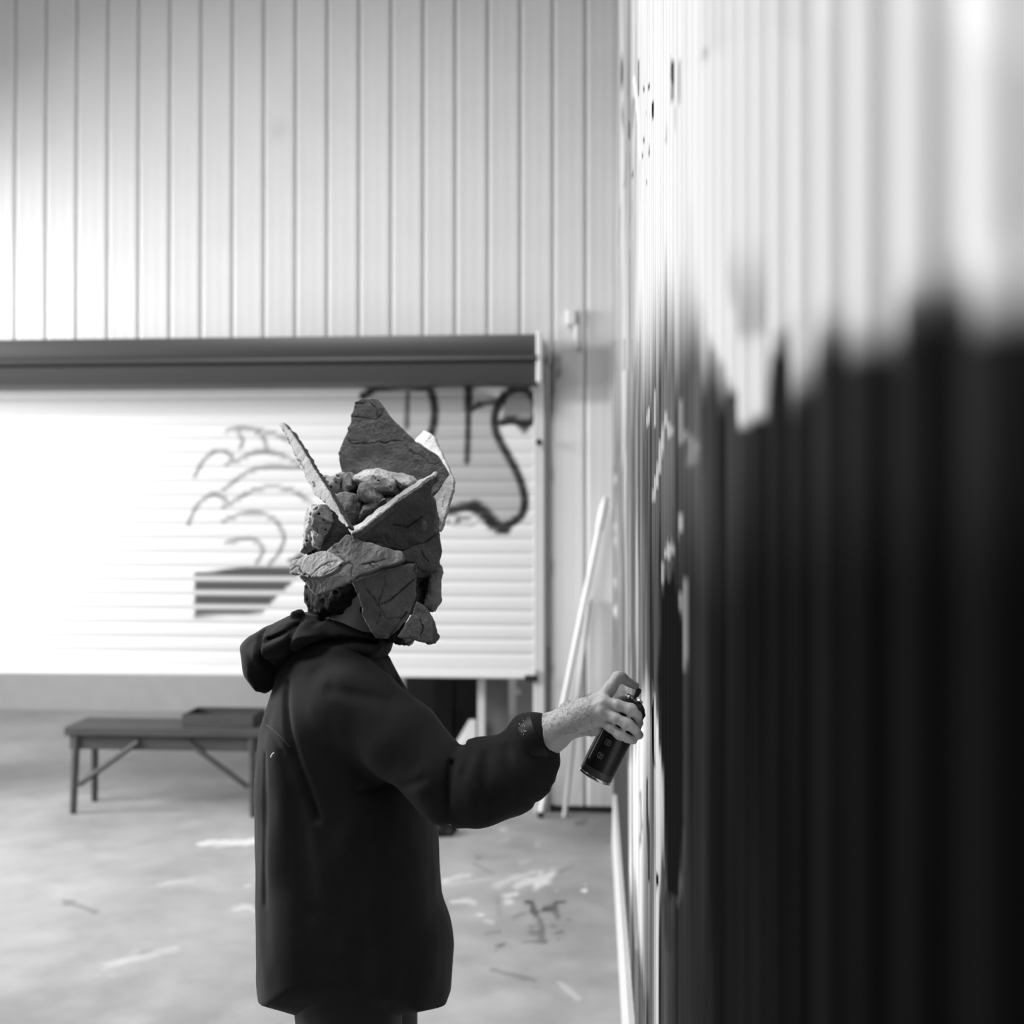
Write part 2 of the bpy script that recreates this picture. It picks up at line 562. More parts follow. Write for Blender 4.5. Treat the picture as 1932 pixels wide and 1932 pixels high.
    strk(q2([(560, 1750), (555, 1950)]), 4.5, .36, .9)
    strk(q2([(410, 60), (400, 200)]), 3, .6, .8)
    strk(q2([(480, -60), (470, 300)]), 3, .5, .8)
    strk(q2([(780, 1950), (800, 2300), (790, 2700)]), 6, .19, .9)
    for yy in (800, 1310, 1460, 1900):
        strk(q2([(60, yy), (65, yy + 60)]), 3.5, .6, .8)
    strk(q2([(60, 2200), (65, 2270)]), 4, .75, .9)
    # white patch lower down, crossed by dark runs
    n4 = fbm(Y * 9, Z * 1.0, 0 * Y, 3, 55)
    wl = 1190 + 10 * n4 + np.clip((1450 - py) * .12, 0, 20) + np.clip((py - 1640) * .12, 0, 30)
    wr = np.interp(py, [1240, 1330, 1400, 1460, 1600, 1700, 1800, 1932], [1222, 1238, 1243, 1249, 1247, 1243, 1241, 1238]) + 3 * n2
    w = sstep(wl - 6, wl + 6, px) * sstep(wr + 2, wr - 2, px) * sstep(1260, 1360, py + 50 * n2)
    mix(w, (.66 + .06 * n2) * (1 + .55 * np.minimum(rw2, .1)))
    strk([(1230, 1330), (1232, 1450)], 2.4, .012)
    strk([(1219, 1470), (1221, 1560), (1222, 1660)], 2.4, .05, .9)
    strk([(1207, 1500), (1209, 1560), (1206, 1600)], 2.4, .16, .7)
    strk([(1239, 1655), (1239, 1680)], 2.2, .02)
    strk([(1193, 1640), (1200, 1790)], 4, .3, .6)
    strk([(1251, 1480), (1252, 1520)], 1.6, .25, .8)
    strk([(1251, 1570), (1252, 1640)], 1.3, .3, .8)
    # black panel with a grey outline
    bp = poly_sd(px, py + 30 * rw, [(1246, 1130), (1256, 1092), (1270, 1085), (1281, 1130), (1286, 1300), (1287, 1560), (1279, 1690), (1262, 1700), (1254, 1660), (1249, 1480), (1240, 1290), (1244, 1200)])
    mix(sstep(4, -3, bp + 2 * n3), .008)
    strk([(1282, 1120), (1286, 1170), (1288, 1260)], 4.5, .2, .9)
    strk([(1289, 1270), (1292, 1420), (1290, 1540)], 3.5, .035, .8)
    strk([(1286, 1570), (1285, 1650), (1276, 1700)], 4.5, .07, .9)
    strk([(1256, 1700), (1262, 1790)], 10, .028, .8)
    # big white dripping arrow head near the camera
    vd = poly_sd(px, py + 24 * rw, chaikin([(1290, 300), (1312, 500), (1330, 600), (1338, 665), (1358, 675), (1362, 725), (1378, 735), (1384, 790), (1400, 806), (1420, 803),
                                  (1445, 760), (1450, 700), (1458, 640), (1478, 600), (1530, 560), (1620, 520), (1932, 470), (1932, 60), (1290, 60)], 2))
    mix(sstep(4, -4, vd), .68)
    gp = poly_sd(px, py, chaikin([(1360, 400), (1372, 560), (1384, 620), (1398, 640), (1403, 668), (1409, 640), (1428, 618), (1437, 600), (1440, 430)], 1))
    mix(sstep(6, -6, gp) * sstep(420, 600, py) * .65, .27)
    return np.clip(v, .007, .86)

ys = np.arange(.12, D + .02, PITCH / 16)
zs = np.concatenate([np.arange(0, 3.05, .011), np.arange(3.05, CEIL + .1, .05)])
def wall_pos(Y, Z):
    return XR + .0085 * np.tanh(2.2 * np.cos(2 * np.pi * Y / PITCH)) / .976, Y, Z
me = grid_mesh('wall_right', ys, zs, wall_pos, wall_paint)
link('wall_right', me, M_wallpaint, kind='structure')
m = MB()
m.box(XR + .03, XR + .12, -2.2, D + .3, 0, CEIL)
m.box(XR - .01, XR + .12, -2.2, .12, 0, CEIL)
link('wall_right_backing', m.mesh('wall_right_backing'), M_shade, kind='structure')

# white board along the foot of the side wall
m = MB()
m.add([(XR - .024, 1.2, 0), (XR - .024, 5.95, 0), (XR - .024, 5.55, .34), (XR - .024, 1.2, .34),
       (XR - .008, 1.2, 0), (XR - .008, 5.95, 0), (XR - .008, 5.55, .34), (XR - .008, 1.2, .34)],
      [(0, 1, 2, 3), (7, 6, 5, 4), (0, 4, 5, 1), (1, 5, 6, 2), (2, 6, 7, 3), (3, 7, 4, 0)])
link('baseboard_right', m.mesh('baseboard_right'), M_whitewood, kind='structure')

# --- rear wall: long pan sheets with narrow recessed grooves
SH_R = float(P(1016, 966, D)[0])           # right edge of the shutter opening
SH_T = float(P(966, 690, D)[2])            # head of the opening (behind the drum)
SH_L = -4.45
m = MB()
m.box(XL - .1, XR + .03, D + .03, D + .10, SH_T + .02, CEIL)
m.box(SH_R + .06, XR + .03, D + .03, D + .10, 0, SH_T + .02)
m.box(XL - .1, SH_L, D + .03, D + .10, 0, SH_T + .02)
wall_back = link('wall_back', m.mesh('wall_back'), M_shade, kind='structure')
gx1 = float(P(1105.4, 386, D)[0])
gx0 = float(P(497.8, 386, D)[0])
GP = (gx1 - gx0) / 10
def patch(X, Y, Z):
    px, py = proj(X, D, Z)
    v = .74 + .02 * fbm(X * 3, Z * .8, 0 * X, 2, 3)
    def mix(a, val):
        nonlocal v
        v = v * (1 - a) + val * a
    r = sstep(1026, 1032, px) * sstep(1151, 1146, px) * sstep(652, 662, py) * sstep(768, 756, py + 6 * (px - 1090) / 60)
    mix(r * .9, .50)
    r2 = sstep(1030, 1036, px) * sstep(1094, 1088, px) * sstep(656, 660, py) * sstep(748, 740, py)
    mix(r2 * .6, .42)
    for pts, w in [([(1032, 676), (1054, 675)], 3.5), ([(1054, 672), (1053, 712)], 3.5), ([(1028, 660), (1027, 735)], 5), ([(1038, 710), (1042, 735), (1050, 746)], 4), ([(1036, 684), (1046, 705)], 3.5)]:
        mix(sstep(w, w * .3, seg_d(px, py, pts)) * (.6 + .3 * fbm(X * 40, Z * 40, 0 * X, 2, 9)), .06)
    mix(sstep(30, 4, np.hypot(px - 526, (py - 252))) * .22, .3)
    for yy in (896, 1072, 1265):
        mix(sstep(16, 3, np.hypot(px - 1036, (py - yy) * .7)) * .5, .2)
    return v
def pan(x0, x1, z0, z1, nz):
    g = .013
    prof = [(x0 - g, .024), (x0 - g * .3, .024), (x0 + g * .5, .004), (x0 + g, 0), (x0 + g + .012, -.0012), (x0 + .06, .0), (x0 + .09, -.0004), (x1 - .06, 0.0),
            (x1 - g - .012, -.0014), (x1 - g, 0), (x1 - g * .5, .004), (x1 - g * .3, .024)]
    zz = np.linspace(z0, z1, nz)
    n = len(prof)
    V = np.array([(x, D + y, z) for z in zz for x, y in prof])
    I = np.arange(n * nz).reshape(nz, n)
    Q = np.stack([I[:-1, :-1], I[:-1, 1:], I[1:, 1:], I[1:, :-1]], -1).reshape(-1, 4)
    return mesh_np('panel', V, Q, False, patch(V[:, 0], V[:, 1], V[:, 2]))
k = 1
while True:
    x1 = gx1 + GP * k
    x0 = x1 - GP
    if x1 < XL - .1:
        break
    zb = 0.0 if x0 > SH_R + .03 or x1 < SH_L else SH_T
    if zb > 0 and x1 > SH_R + .10:
        # the sheet that runs down beside the opening
        o = child('panel', pan(x0, x1, SH_T, CEIL, 30), M_sheet_attr, wall_back)
        o = child('panel', pan(SH_R + .048, x1, 0, SH_T, 90), M_sheet_attr, wall_back)
    else:
        o = child('panel', pan(x0, min(x1, XR + .02), zb, CEIL, 120 if zb == 0 and x0 > -1 else 30), M_sheet_attr, wall_back)
    k -= 1
m = MB()
m.box(SH_R + .07, XR, D - .012, D + .02, 0, .035)
link('baseboard_back', m.mesh('baseboard_back'), M_dark, kind='structure')

# ceiling, left wall with the wide doorway, wall behind the camera, yard beyond the shutter
m = MB()
m.box(XL - .1, -3.5, -2.2, D + .1, CEIL, CEIL + .1).box(-1.1, XR + .12, -2.2, D + .1, CEIL, CEIL + .1)
m.box(-3.5, -1.1, -2.2, .8, CEIL, CEIL + .1).box(-3.5, -1.1, 3.1, D + .1, CEIL, CEIL + .1)  # ceiling opening made up for the added overhead lamp
link('ceiling', m.mesh('ceiling'), M_ceiling, kind='structure')
m = MB()
m.box(XL - .12, XL, -2.2, 1.0, 0, CEIL)
m.box(XL - .12, XL, 6.3, D + .1, 0, CEIL)
m.box(XL - .12, XL, 1.0, 6.3, 3.5, CEIL)
link('wall_left', m.mesh('wall_left'), M_shade, kind='structure')
link('wall_front', MB().box(XL - .1, XR + .12, -2.3, -2.2, 0, CEIL).mesh('wall_front'), M_shade, kind='structure')
link('wall_yard', MB().box(XL - 3, XR + 2.5, 9.6, 9.8, 0, 3.2).mesh('wall_yard'), M_conc, kind='structure')

# ------------------------------------------------------------------ roller shutter
YS = D - .03
sh = thing('roller_shutter', (SH_R - 1, YS, 0), 'white slatted roller shutter with black graffiti, half raised below a dark grey casing', 'shutter')
zt, zb_ = float(P(966, 640, 6.30)[2]), float(P(966, 722, 6.30)[2])
def shutter_paint(X, Z, ph):
    px, py = proj(X, YS, Z)
    v = np.full(X.shape, .74)
    def mix(a, val):
        nonlocal v
        v = v * (1 - a) + val * a
    c7 = lambda pts: [(440 + a / 2.611, 600 + b / 2.611) for a, b in pts]
    c3 = lambda pts: [(445 + a / 3.33, 720 + b / 3.33) for a, b in pts]
    body = chaikin(c7([(660, 370), (760, 330), (980, 335), (1160, 325), (1325, 400), (1290, 520), (1345, 670), (1435, 850), (1430, 960), (1320, 1045), (1190, 935), (1060, 955), (900, 900), (700, 500)]), 1)
    mix(sstep(3, -3, poly_sd(px, py, body)) * .8, .36)
    mix(sstep(3, -3, poly_sd(px, py, c7([(1330, 400), (1390, 345), (1480, 385), (1495, 440), (1430, 530), (1325, 510)]))), .28)
    mix(sstep(3, -3, poly_sd(px, py, c7([(1060, 975), (1130, 940), (1200, 985), (1250, 1030), (1050, 1030)]))), .74)
    def st(pts, w, val, k=1.0, sm=True):
        p = [tuple(q) for q in chaikin(pts, 2, False)] if sm and len(pts) > 2 else pts
        if val < .06:
            w = w * 1.35
        mix(np.clip(k * sstep(w, w * .45, seg_d(px, py, p)), 0, 1), val)
    st(c7([(640, 385), (700, 345), (760, 335), (850, 330), (920, 335), (965, 340), (985, 390), (995, 450), (990, 520), (975, 570)]), 8, .018)
    st(c7([(860, 370), (855, 540)]), 5, .05, .85)
    st(c7([(1160, 320), (1160, 450)]), 8.5, .018)
    st(c7([(1160, 450), (1152, 710)]), 6, .04)
    st(c7([(1170, 445), (1230, 420), (1330, 408)]), 6.5, .03)
    st(c7([(1320, 410), (1335, 375), (1385, 350), (1440, 350), (1480, 385), (1497, 440), (1485, 500), (1440, 528), (1380, 500), (1325, 512)]), 8, .018)
    st(c7([(1420, 520), (1435, 540)]), 9, .018)
    st(c7([(1325, 405), (1290, 460), (1288, 540), (1310, 600), (1350, 670), (1400, 760), (1432, 850), (1440, 920), (1420, 980), (1370, 1010), (1325, 1040)]), 8, .018)
    st(c7([(1330, 1040), (1280, 1020), (1240, 970), (1190, 935), (1130, 930), (1060, 955)]), 9, .03)
    st(c7([(1300, 1030), (1340, 1040)]), 11, .018)
    st(c7([(1190, 925), (1240, 965), (1280, 1010)]), 13, .02)
    st(c7([(1050, 1010), (1100, 985), (1160, 985), (1200, 1000)]), 2.5, .25)
    st(c7([(1055, 1015), (1120, 1030), (1190, 1020)]), 2, .4)
    st(c7([(1098, 1005), (1112, 1005)]), 5, .2)
    for pts in [[(-60, 520), (20, 490), (90, 450), (200, 440), (330, 470), (420, 540)], [(-80, 680), (40, 590), (100, 550), (220, 535), (400, 545)],
                [(-80, 790), (20, 730), (150, 665), (250, 655), (350, 680), (470, 755)], [(-80, 880), (20, 830), (130, 815), (220, 845), (280, 910), (310, 980), (280, 1070), (210, 1150)],
                [(-60, 1010), (20, 990), (110, 985), (160, 1020), (175, 1070), (130, 1140)], [(-60, 310), (20, 285), (100, 295), (160, 330), (190, 390), (195, 430)],
                [(100, 295), (200, 310), (330, 370)], [(20, 330), (45, 370), (30, 420)],
                [(-260, 600), (-200, 480), (-100, 420), (-20, 470)], [(-300, 900), (-240, 760), (-140, 700), (-60, 740)]]:
        st(c3(pts), 5.5, .24, .85)
    dk = poly_sd(px, py, c3([(-260, 1200), (60, 1160), (300, 1140), (430, 1060), (430, 1110), (380, 1240), (270, 1340), (170, 1450), (20, 1465), (-260, 1480)]))
    mix(sstep(3, -3, dk) * sstep(.60, .52, ph), .07)
    return v
SLAT = .0805
z = float(P(966, 1262, YS)[2])
x_r = SH_R - .015
xs_ = np.arange(SH_L - .02, x_r, .012)
xs_ = np.append(xs_, x_r)
first = True
while z < SH_T + .03:
    prof = [(0.0, .006), (.04, .006), (.07, .002), (.2, -.001), (.5, -.0022), (.8, -.001), (.93, .002), (.96, .006), (1.0, .006)]
    X = np.array([[x for x in xs_] for _ in prof])
    Z = np.array([[z + t * SLAT] * len(xs_) for t, _ in prof])
    Y = np.array([[YS + dy] * len(xs_) for _, dy in prof])
    PH = np.array([[1 - t] * len(xs_) for t, _ in prof])
    n, mm = X.shape
    I = np.arange(n * mm).reshape(n, mm)
    Q = np.stack([I[:-1, :-1], I[:-1, 1:], I[1:, 1:], I[1:, :-1]], -1).reshape(-1, 4)
    co = np.stack([X, Y, Z], -1).reshape(-1, 3)
    child('slat', mesh_np('slat', co, Q, True, shutter_paint(X, Z, PH).reshape(-1)), M_slat, sh)
    z += SLAT
zbot = float(P(966, 1262, YS)[2])
zlow = float(P(966, 1279, YS)[2])
m = MB()
m.prism([(YS - .022, zlow), (YS - .026, zlow + .01), (YS - .022, zbot), (YS + .014, zbot), (YS + .018, zlow + .01), (YS + .014, zlow)], SH_L, x_r)
child('bottom_rail', m.mesh('bottom_rail'), M_white, sh)
m = MB()
m.bbox(x_r - .06, x_r + .012, YS - .04, YS + .02, zlow - .015, zlow + .02, .006)
o = child('rail_stop', m.mesh('rail_stop'), M_dark, sh)
o['label'] = 'black rubber stop at the rail end'
# roller casing with pressed steps
zT, zB = float(P(966, 627, 6.26)[2]), float(P(966, 721, 6.26)[2])
hh = zT - zB
prof = [(D - .02, zT), (6.33, zT), (6.27, zT - .012), (6.255, zT - hh * .30), (6.262, zT - hh * .42), (6.222, zT - hh * .49), (6.216, zT - hh * .55), (6.25, zT - hh * .60),
        (6.24, zT - hh * .66), (6.245, zT - hh * .70), (6.262, zT - hh * .78), (6.285, zT - hh * .93), (6.31, zB), (D - .02, zB)]
x_c = float(P(1012, 670, 6.27)[0])
child('roller_casing', MB().prism(prof, SH_L - .1, x_c).mesh('roller_casing', True), M_drum, sh)
m = MB()
m.bbox(x_c, x_c + .028, 6.24, D - .01, zB + .0, zT + .004, .004)
o = child('end_plate', m.mesh('end_plate'), M_white, sh)
o['label'] = 'white end plate of the casing'
m = MB()
m.bbox(x_r - .012, SH_R + .035, D - .034, D - .001, 0, SH_T - .02, .004)
child('guide_rail', m.mesh('guide_rail'), M_whitewood, sh)
m = MB()
m.box(SH_R + .036, SH_R + .050, D - .02, D + .02, 0, SH_T + .05)
child('guide_angle', m.mesh('guide_angle'), M_guide, sh)
p = P(1017, 834, D - .06)
m = MB().tube([p + (0, .01, 0), p + (0, -.03, 0)], [.018, .012], 10)
child('guide_bolt', m.mesh('guide_bolt'), M_dark, sh)

# ------------------------------------------------------------------ small wall fittings and the leaning poles
p = P(1078, 601, D)
sw = thing('junction_box', tuple(p + (0, -.005, 0)), 'small white junction box with short conduit on the rear wall beside the shutter casing', 'box')
m = MB().bbox(p[0] - .028, p[0] + .028, D - .05, D - .004, p[2] - .045, p[2] + .045, .006)
child('box_body', m.mesh('box_body'), M_white, sw)
m = MB().bbox(p[0] - .022, p[0] + .022, D - .056, D - .05, p[2] - .038, p[2] + .038, .003)
child('cover', m.mesh('cover'), M_white, sw)
q0, q1 = P(1088, 612, D - .03), P(1088, 655, D - .03)
child('conduit', MB().tube([q0, q1], .014, 10).mesh('conduit', True), M_white, sw)

b0, b1 = P(1019, 1540, 6.40), P(1143, 938, 6.44)
b0[2] = 0.004
d = (b1 - b0) / np.linalg.norm(b1 - b0)
pole = thing('extension_pole', (b0[0], b0[1], 0), 'long white painting pole with a thick grip, leaning across the rear corner', 'pole')
L = np.linalg.norm(b1 - b0)
child('shaft', MB().tube([b0 + d * .02, b0 + d * (L - .17)], .0165, 14).mesh('shaft', True), M_white, pole)
child('grip', MB().tube([b0 + d * (L - .19), b0 + d * (L - .18), b0 + d * (L - .04), b0 + d * (L - .025)], [.016, .023, .023, .015], 14).mesh('grip', True), M_white, pole)
child('hanging_knob', MB().tube([b0 + d * (L - .03), b0 + d * (L - .015), b0 + d * L], [.012, .02, .012], 14).mesh('hanging_knob', True), M_white, pole)
o = child('foot_tip', MB().tube([b0 - d * .0, b0 + d * .03], [.017, .02], 14).mesh('foot_tip', True), M_dark, pole)
o['label'] = 'dark rubber foot'
b0, b1 = P(1065, 1536, 6.42), P(1112, 1130, 6.50)
b0[2] = 0.003
d = (b1 - b0) / np.linalg.norm(b1 - b0)
L = np.linalg.norm(b1 - b0)
pole2 = thing('white_stick', (b0[0], b0[1], 0), 'shorter plain white stick leaning on the rear wall right of the long pole', 'stick')
child('shaft', MB().tube([b0, b0 + d * L], .014, 12).mesh('shaft', True), M_whitewood, pole2)
child('end_cap', MB().tube([b0 + d * (L - .02), b0 + d * (L + .004)], [.017, .013], 12).mesh('end_cap', True), M_white, pole2)

# ------------------------------------------------------------------ things under and beyond the half-open shutter
def px_box(name, label, cat, x0, x1, ytop, Y, dep, mat_, parts):
    a, b = P(x0, ytop, Y), P(x1, ytop, Y)
    t = thing(name, ((a[0] + b[0]) / 2, Y + dep / 2, 0), label, cat)
    return t, a[0], b[0], a[2]
t, xa, xb, zc = px_box('tall_cabinet', 'black cabinet standing in the yard behind the half-raised shutter', 'cabinet', 816, 901, 1225, 7.2, .5, None, None)
child('carcass', MB().bbox(xa, xb, 7.2, 7.7, .05, zc, .008).mesh('carcass'), M_black, t)
for i in (0, 1):
    xm = xa + (xb - xa) * .5 * i
    dr = child('door', MB().bbox(xm + .006, xm + (xb - xa) * .5 - .006, 7.182, 7.2, .09, zc - .03, .004).mesh('door'), M_black, t)
    xh = xa + (xb - xa) * .5 + (.02 if i else -.02)
    child('handle', MB().tube([(xh, 7.17, zc - .5), (xh, 7.17, zc - .38)], .006, 8).mesh('handle'), M_black, dr)
for sx in (xa + .02, xb - .05):
    for sy in (7.22, 7.64):
        child('foot', MB().box(sx, sx + .03, sy, sy + .03, 0, .05).mesh('foot'), M_black, t)
a, b = P(901, 1283, 6.61), P(915, 1283, 6.61)
t = thing('white_post', ((a[0] + b[0]) / 2, 6.63, 0), 'white square post standing behind the shutter beside the black cabinet', 'post')
child('shaft', MB().bbox(a[0], b[0], 6.61, 6.655, .012, a[2], .003).mesh('shaft'), M_whitewood, t)
child('base_plate', MB().bbox(a[0] - .003, b[0] + .003, 6.606, 6.665, 0, .012, .002).mesh('base_plate'), M_guide, t)
a, b = P(916, 1260, 6.72), P(959, 1260, 6.72)
t = thing('grey_board', ((a[0] + b[0]) / 2, 6.74, 0), 'grey upright board behind the shutter, just right of the white post', 'board')
child('sheet', MB().bbox(a[0], b[0], 6.72, 6.745, 0, a[2], .003).mesh('sheet'), M_grey, t)
for zz in (.25, .75):
    child('batten', MB().bbox(a[0] + .01, b[0] - .01, 6.745, 6.77, zz, zz + .05, .003).mesh('batten'), M_grey, t)
a, b = P(974, 1220, 7.3), P(1040, 1220, 7.3)
t = thing('pale_cupboard', ((a[0] + b[0]) / 2, 7.3, 0), 'pale grey cupboard front behind the shutter, below the black rail stop', 'cupboard')
child('door', MB().bbox(a[0], b[0], 7.3, 7.34, 0.0, a[2], .004).mesh('leaf'), M_conc, t)
p = P(966, 1303, 7.29)
child('knob', MB().tube([(a[0] + .015, 7.3, p[2]), (a[0] + .012, 7.25, p[2])], [.012, .022], 12).mesh('knob', True), M_white, t)
t = thing('slate_sheet', tuple(P(790, 1500, 7.4) * (1, 1, 0)), 'dark grey sheet standing behind the shutter, left of the black cabinet', 'board')
a, b = P(767, 1220, 7.4), P(818, 1220, 7.4)
child('sheet', MB().bbox(a[0], b[0], 7.4, 7.43, 0, a[2], .003).mesh('sheet'), mat('slate_grey_board', .05, .6, .3), t)
child('edge_strip', MB().bbox(a[0] - .008, a[0], 7.395, 7.435, 0, a[2], .002).mesh('edge_strip'), M_grey, t)
# white board leaning behind
c = [P(x, y, 6.63) for x, y in [(845, 1425), (883, 1361), (896, 1361), (896, 1600), (800, 1600), (800, 1500)]]
z0 = min(q[2] for q in c)
t = thing('white_offcut', (float(c[3][0]) - .1, 6.64, 0), 'white offcut board with a slanted edge, leaning on the black cabinet', 'board')
V = [(q[0], 6.63 + .10 * (q[2]), max(q[2], 0)) for q in c]
V2 = [(x, y + .02, z_) for x, y, z_ in V]
n = len(V)
m = MB()
m.add(V + V2, [tuple(range(n)), tuple(range(n, 2 * n))[::-1]] + [(i, n + i, n + (i + 1) % n, (i + 1) % n) for i in range(n)])
child('face', m.mesh('face'), M_whitewood, t)
m = MB()
m.box(V[3][0] - .18, V[3][0] - .02, 6.66, 6.68, 0, .03)
child('foot_strip', m.mesh('foot_strip'), M_whitewood, t)

# low bench at the left with a box on it
YB = 6.30
xr = float(P(493, 1400, YB)[0])
zs_ = float(P(480, 1376, YB)[2])
t = thing('low_bench', (xr - .55, YB + .15, 0), 'low dark wooden bench with splayed legs in front of the shutter, behind the masked person', 'bench')
for i in range(3):
    child('seat_plank', MB().bbox(xr - 1.12, xr, YB + i * .105, YB + i * .105 + .1, zs_ - .05, zs_, .006).mesh('seat_plank'), M_darkwood, t)
for x in (xr - .06, xr - 1.06):
    for y in (YB + .03, YB + .27):
        child('leg', MB().tube([(x, y, zs_ - .05), (x + (.01 if x > xr - .5 else -.01), y + (-.02 if y < YB + .1 else .02), 0)], [.022, .018], 8).mesh('leg'), M_darkwood, t)
child('brace', MB().tube([(xr - .08, YB + .02, .16), (xr - .42, YB + .02, zs_ - .08)], .016, 8).mesh('brace'), M_darkwood, t)
child('brace', MB().tube([(xr - 1.04, YB + .02, .16), (xr - .70, YB + .02, zs_ - .08)], .016, 8).mesh('brace'), M_darkwood, t)
child('apron', MB().bbox(xr - 1.10, xr - .02, YB + .03, YB + .05, zs_ - .13, zs_ - .05, .003).mesh('apron'), M_darkwood, t)
xk = float(P(474, 1360, YB)[0])
t = thing('dark_crate', (xk - .2, YB + .15, zs_), 'dark shallow wooden tray lying on the low bench', 'tray')
zk = zs_ + .072
child('bottom', MB().box(xk - .40, xk, YB + .03, YB + .28, zs_ + .002, zs_ + .012).mesh('bottom'), M_darkwood, t)
for x0, x1, y0, y1 in [(xk - .40, xk, YB + .03, YB + .042), (xk - .40, xk, YB + .268, YB + .28), (xk - .40, xk - .388, YB + .042, YB + .268), (xk - .012, xk, YB + .042, YB + .268)]:
    child('side', MB().box(x0, x1, y0, y1, zs_ + .012, zk).mesh('side'), M_darkwood, t)

# dark rag on the floor
p = P(824, 1574, 6.05)
def f_rag(G):
    d_ = ell(G, (p[0], p[1], .015), (.10, .08, .045))
    return d_ + .012 * fbm(G[0] * 30, G[1] * 30, G[2] * 30, 2, 3)
V, Q = nets(f_rag, (p[0] - .14, p[1] - .12, .002), (p[0] + .14, p[1] + .12, .08), .007)
o = link('rag', mesh_np('rag', V, Q), mat('dark_rag_cloth', .03, .9, .1))
tag(o, 'dark crumpled rag on the concrete floor beyond the elbow', 'rag')

# ------------------------------------------------------------------ the person
YT = 2.40
px_m = lambda r, Y: r * Y / F
pc = P(668, 1600, YT)
person = thing('person', (pc[0], YT, 0), 'person in a black hooded jacket reaching an arm out to spray the wall', 'person')

def chain(G, pts, k=.004):
    f = None
    for (p0, r0), (p1, r1) in zip(pts[:-1], pts[1:]):
        c = cap(G, p0, p1, r0, r1)
        f = c if f is None else smin(f, c, k)
    return f
def jp(x, y, Y, r):
    return (P(x, y, Y), r / 1000.0)

def f_hand(G):
    fore = chain(G, [jp(930, 1455, 2.17, 41), jp(1000, 1404, 2.165, 38.5), jp(1037, 1384, 2.16, 36), jp(1078, 1359, 2.15, 29.5)], .01)
    fore = smin(fore, chain(G, [jp(1078, 1356, 2.15, 29), jp(1100, 1349, 2.142, 28)], .01), .012)
    palm = None
    for q in [jp(1141, 1313, 2.142, 11), jp(1139, 1326, 2.126, 12), jp(1136, 1342, 2.122, 11.5), jp(1132, 1357, 2.128, 11)]:
        c = chain(G, [jp(1092, 1352, 2.145, 22), ((P(1092, 1352, 2.145) * .35 + q[0] * .65), 15.5 / 1000), q], .008)
        palm = c if palm is None else smin(palm, c, .010)
    heel = chain(G, [jp(1092, 1362, 2.155, 20), jp(1118, 1372, 2.15, 17)], .01)
    palm = smin(palm, heel, .012)
    thumbweb = chain(G, [jp(1094, 1345, 2.16, 19), jp(1130, 1322, 2.185, 14)], .01)
    palm = smin(palm, thumbweb, .012)
    f = smin(fore, palm, .016)
    fing = [
        [jp(1138, 1318, 2.142, 13.5), jp(1153, 1296, 2.142, 12), jp(1165.5, 1278.5, 2.145, 10.4), jp(1174, 1279.5, 2.15, 9.8), jp(1187, 1287.5, 2.158, 8.2), jp(1198.5, 1293.5, 2.164, 7.3)],
        [jp(1139, 1326, 2.126, 12), jp(1165, 1330, 2.115, 10.2), jp(1190, 1339, 2.112, 9.8), jp(1202, 1350, 2.124, 8.8), jp(1205, 1364, 2.142, 7.8), jp(1203, 1372, 2.156, 7.2)],
        [jp(1136, 1342, 2.122, 11.5), jp(1162, 1355, 2.110, 9.9), jp(1184, 1366, 2.108, 9.4), jp(1197, 1376, 2.117, 8.6), jp(1206.5, 1387, 2.135, 7.6)],
        [jp(1132, 1357, 2.128, 10.5), jp(1152, 1373, 2.116, 8.8), jp(1170, 1386, 2.113, 8.3), jp(1184, 1393.5, 2.121, 7.8), jp(1195, 1397, 2.134, 7.2)],
        [jp(1105, 1345, 2.165, 14), jp(1130, 1325, 2.19, 12), jp(1153, 1325, 2.215, 10.5), jp(1178, 1335, 2.222, 9), jp(1190, 1343, 2.215, 8)],
    ]
    for ch_ in fing:
        f = smin(f, chain(G, ch_, .003), .0045)
    # knuckle bumps and tendons
    for x, y, Y, r in [(1138, 1327, 2.1195, 9), (1135, 1343, 2.1155, 8), (1131, 1357, 2.122, 7.5), (1190, 1338.5, 2.110, 8.2), (1183, 1366, 2.106, 7.8), (1169, 1386, 2.1115, 7), (1168, 1276, 2.144, 8.6)]:
        q = jp(x, y, Y, r)
        f = smin(f, cap(G, q[0], q[0] + .0001, q[1], q[1]), .010)
    for (x0, y0), (x1, y1), Yk in [((1098, 1345), (1138, 1325), 2.118), ((1097, 1350), (1134, 1341), 2.116)]:
        f = smin(f, cap(G, P(x0, y0, Yk + .006), P(x1, y1, Yk), .0035, .0040), .008)
    f = f + .0004 * fbm(G[0] * 260, G[1] * 260, G[2] * 260, 2, 4)
    return f
Vh, Qh = nets(f_hand, tuple(np.minimum(P(925, 1500, 2.17), P(925, 1500, 2.05)) * (1, 0, 1) + np.array([0, 2.055, 0])), tuple(P(1222, 1255, 2.24) * (1, 0, 1) + np.array([0, 2.25, 0])), .0019)

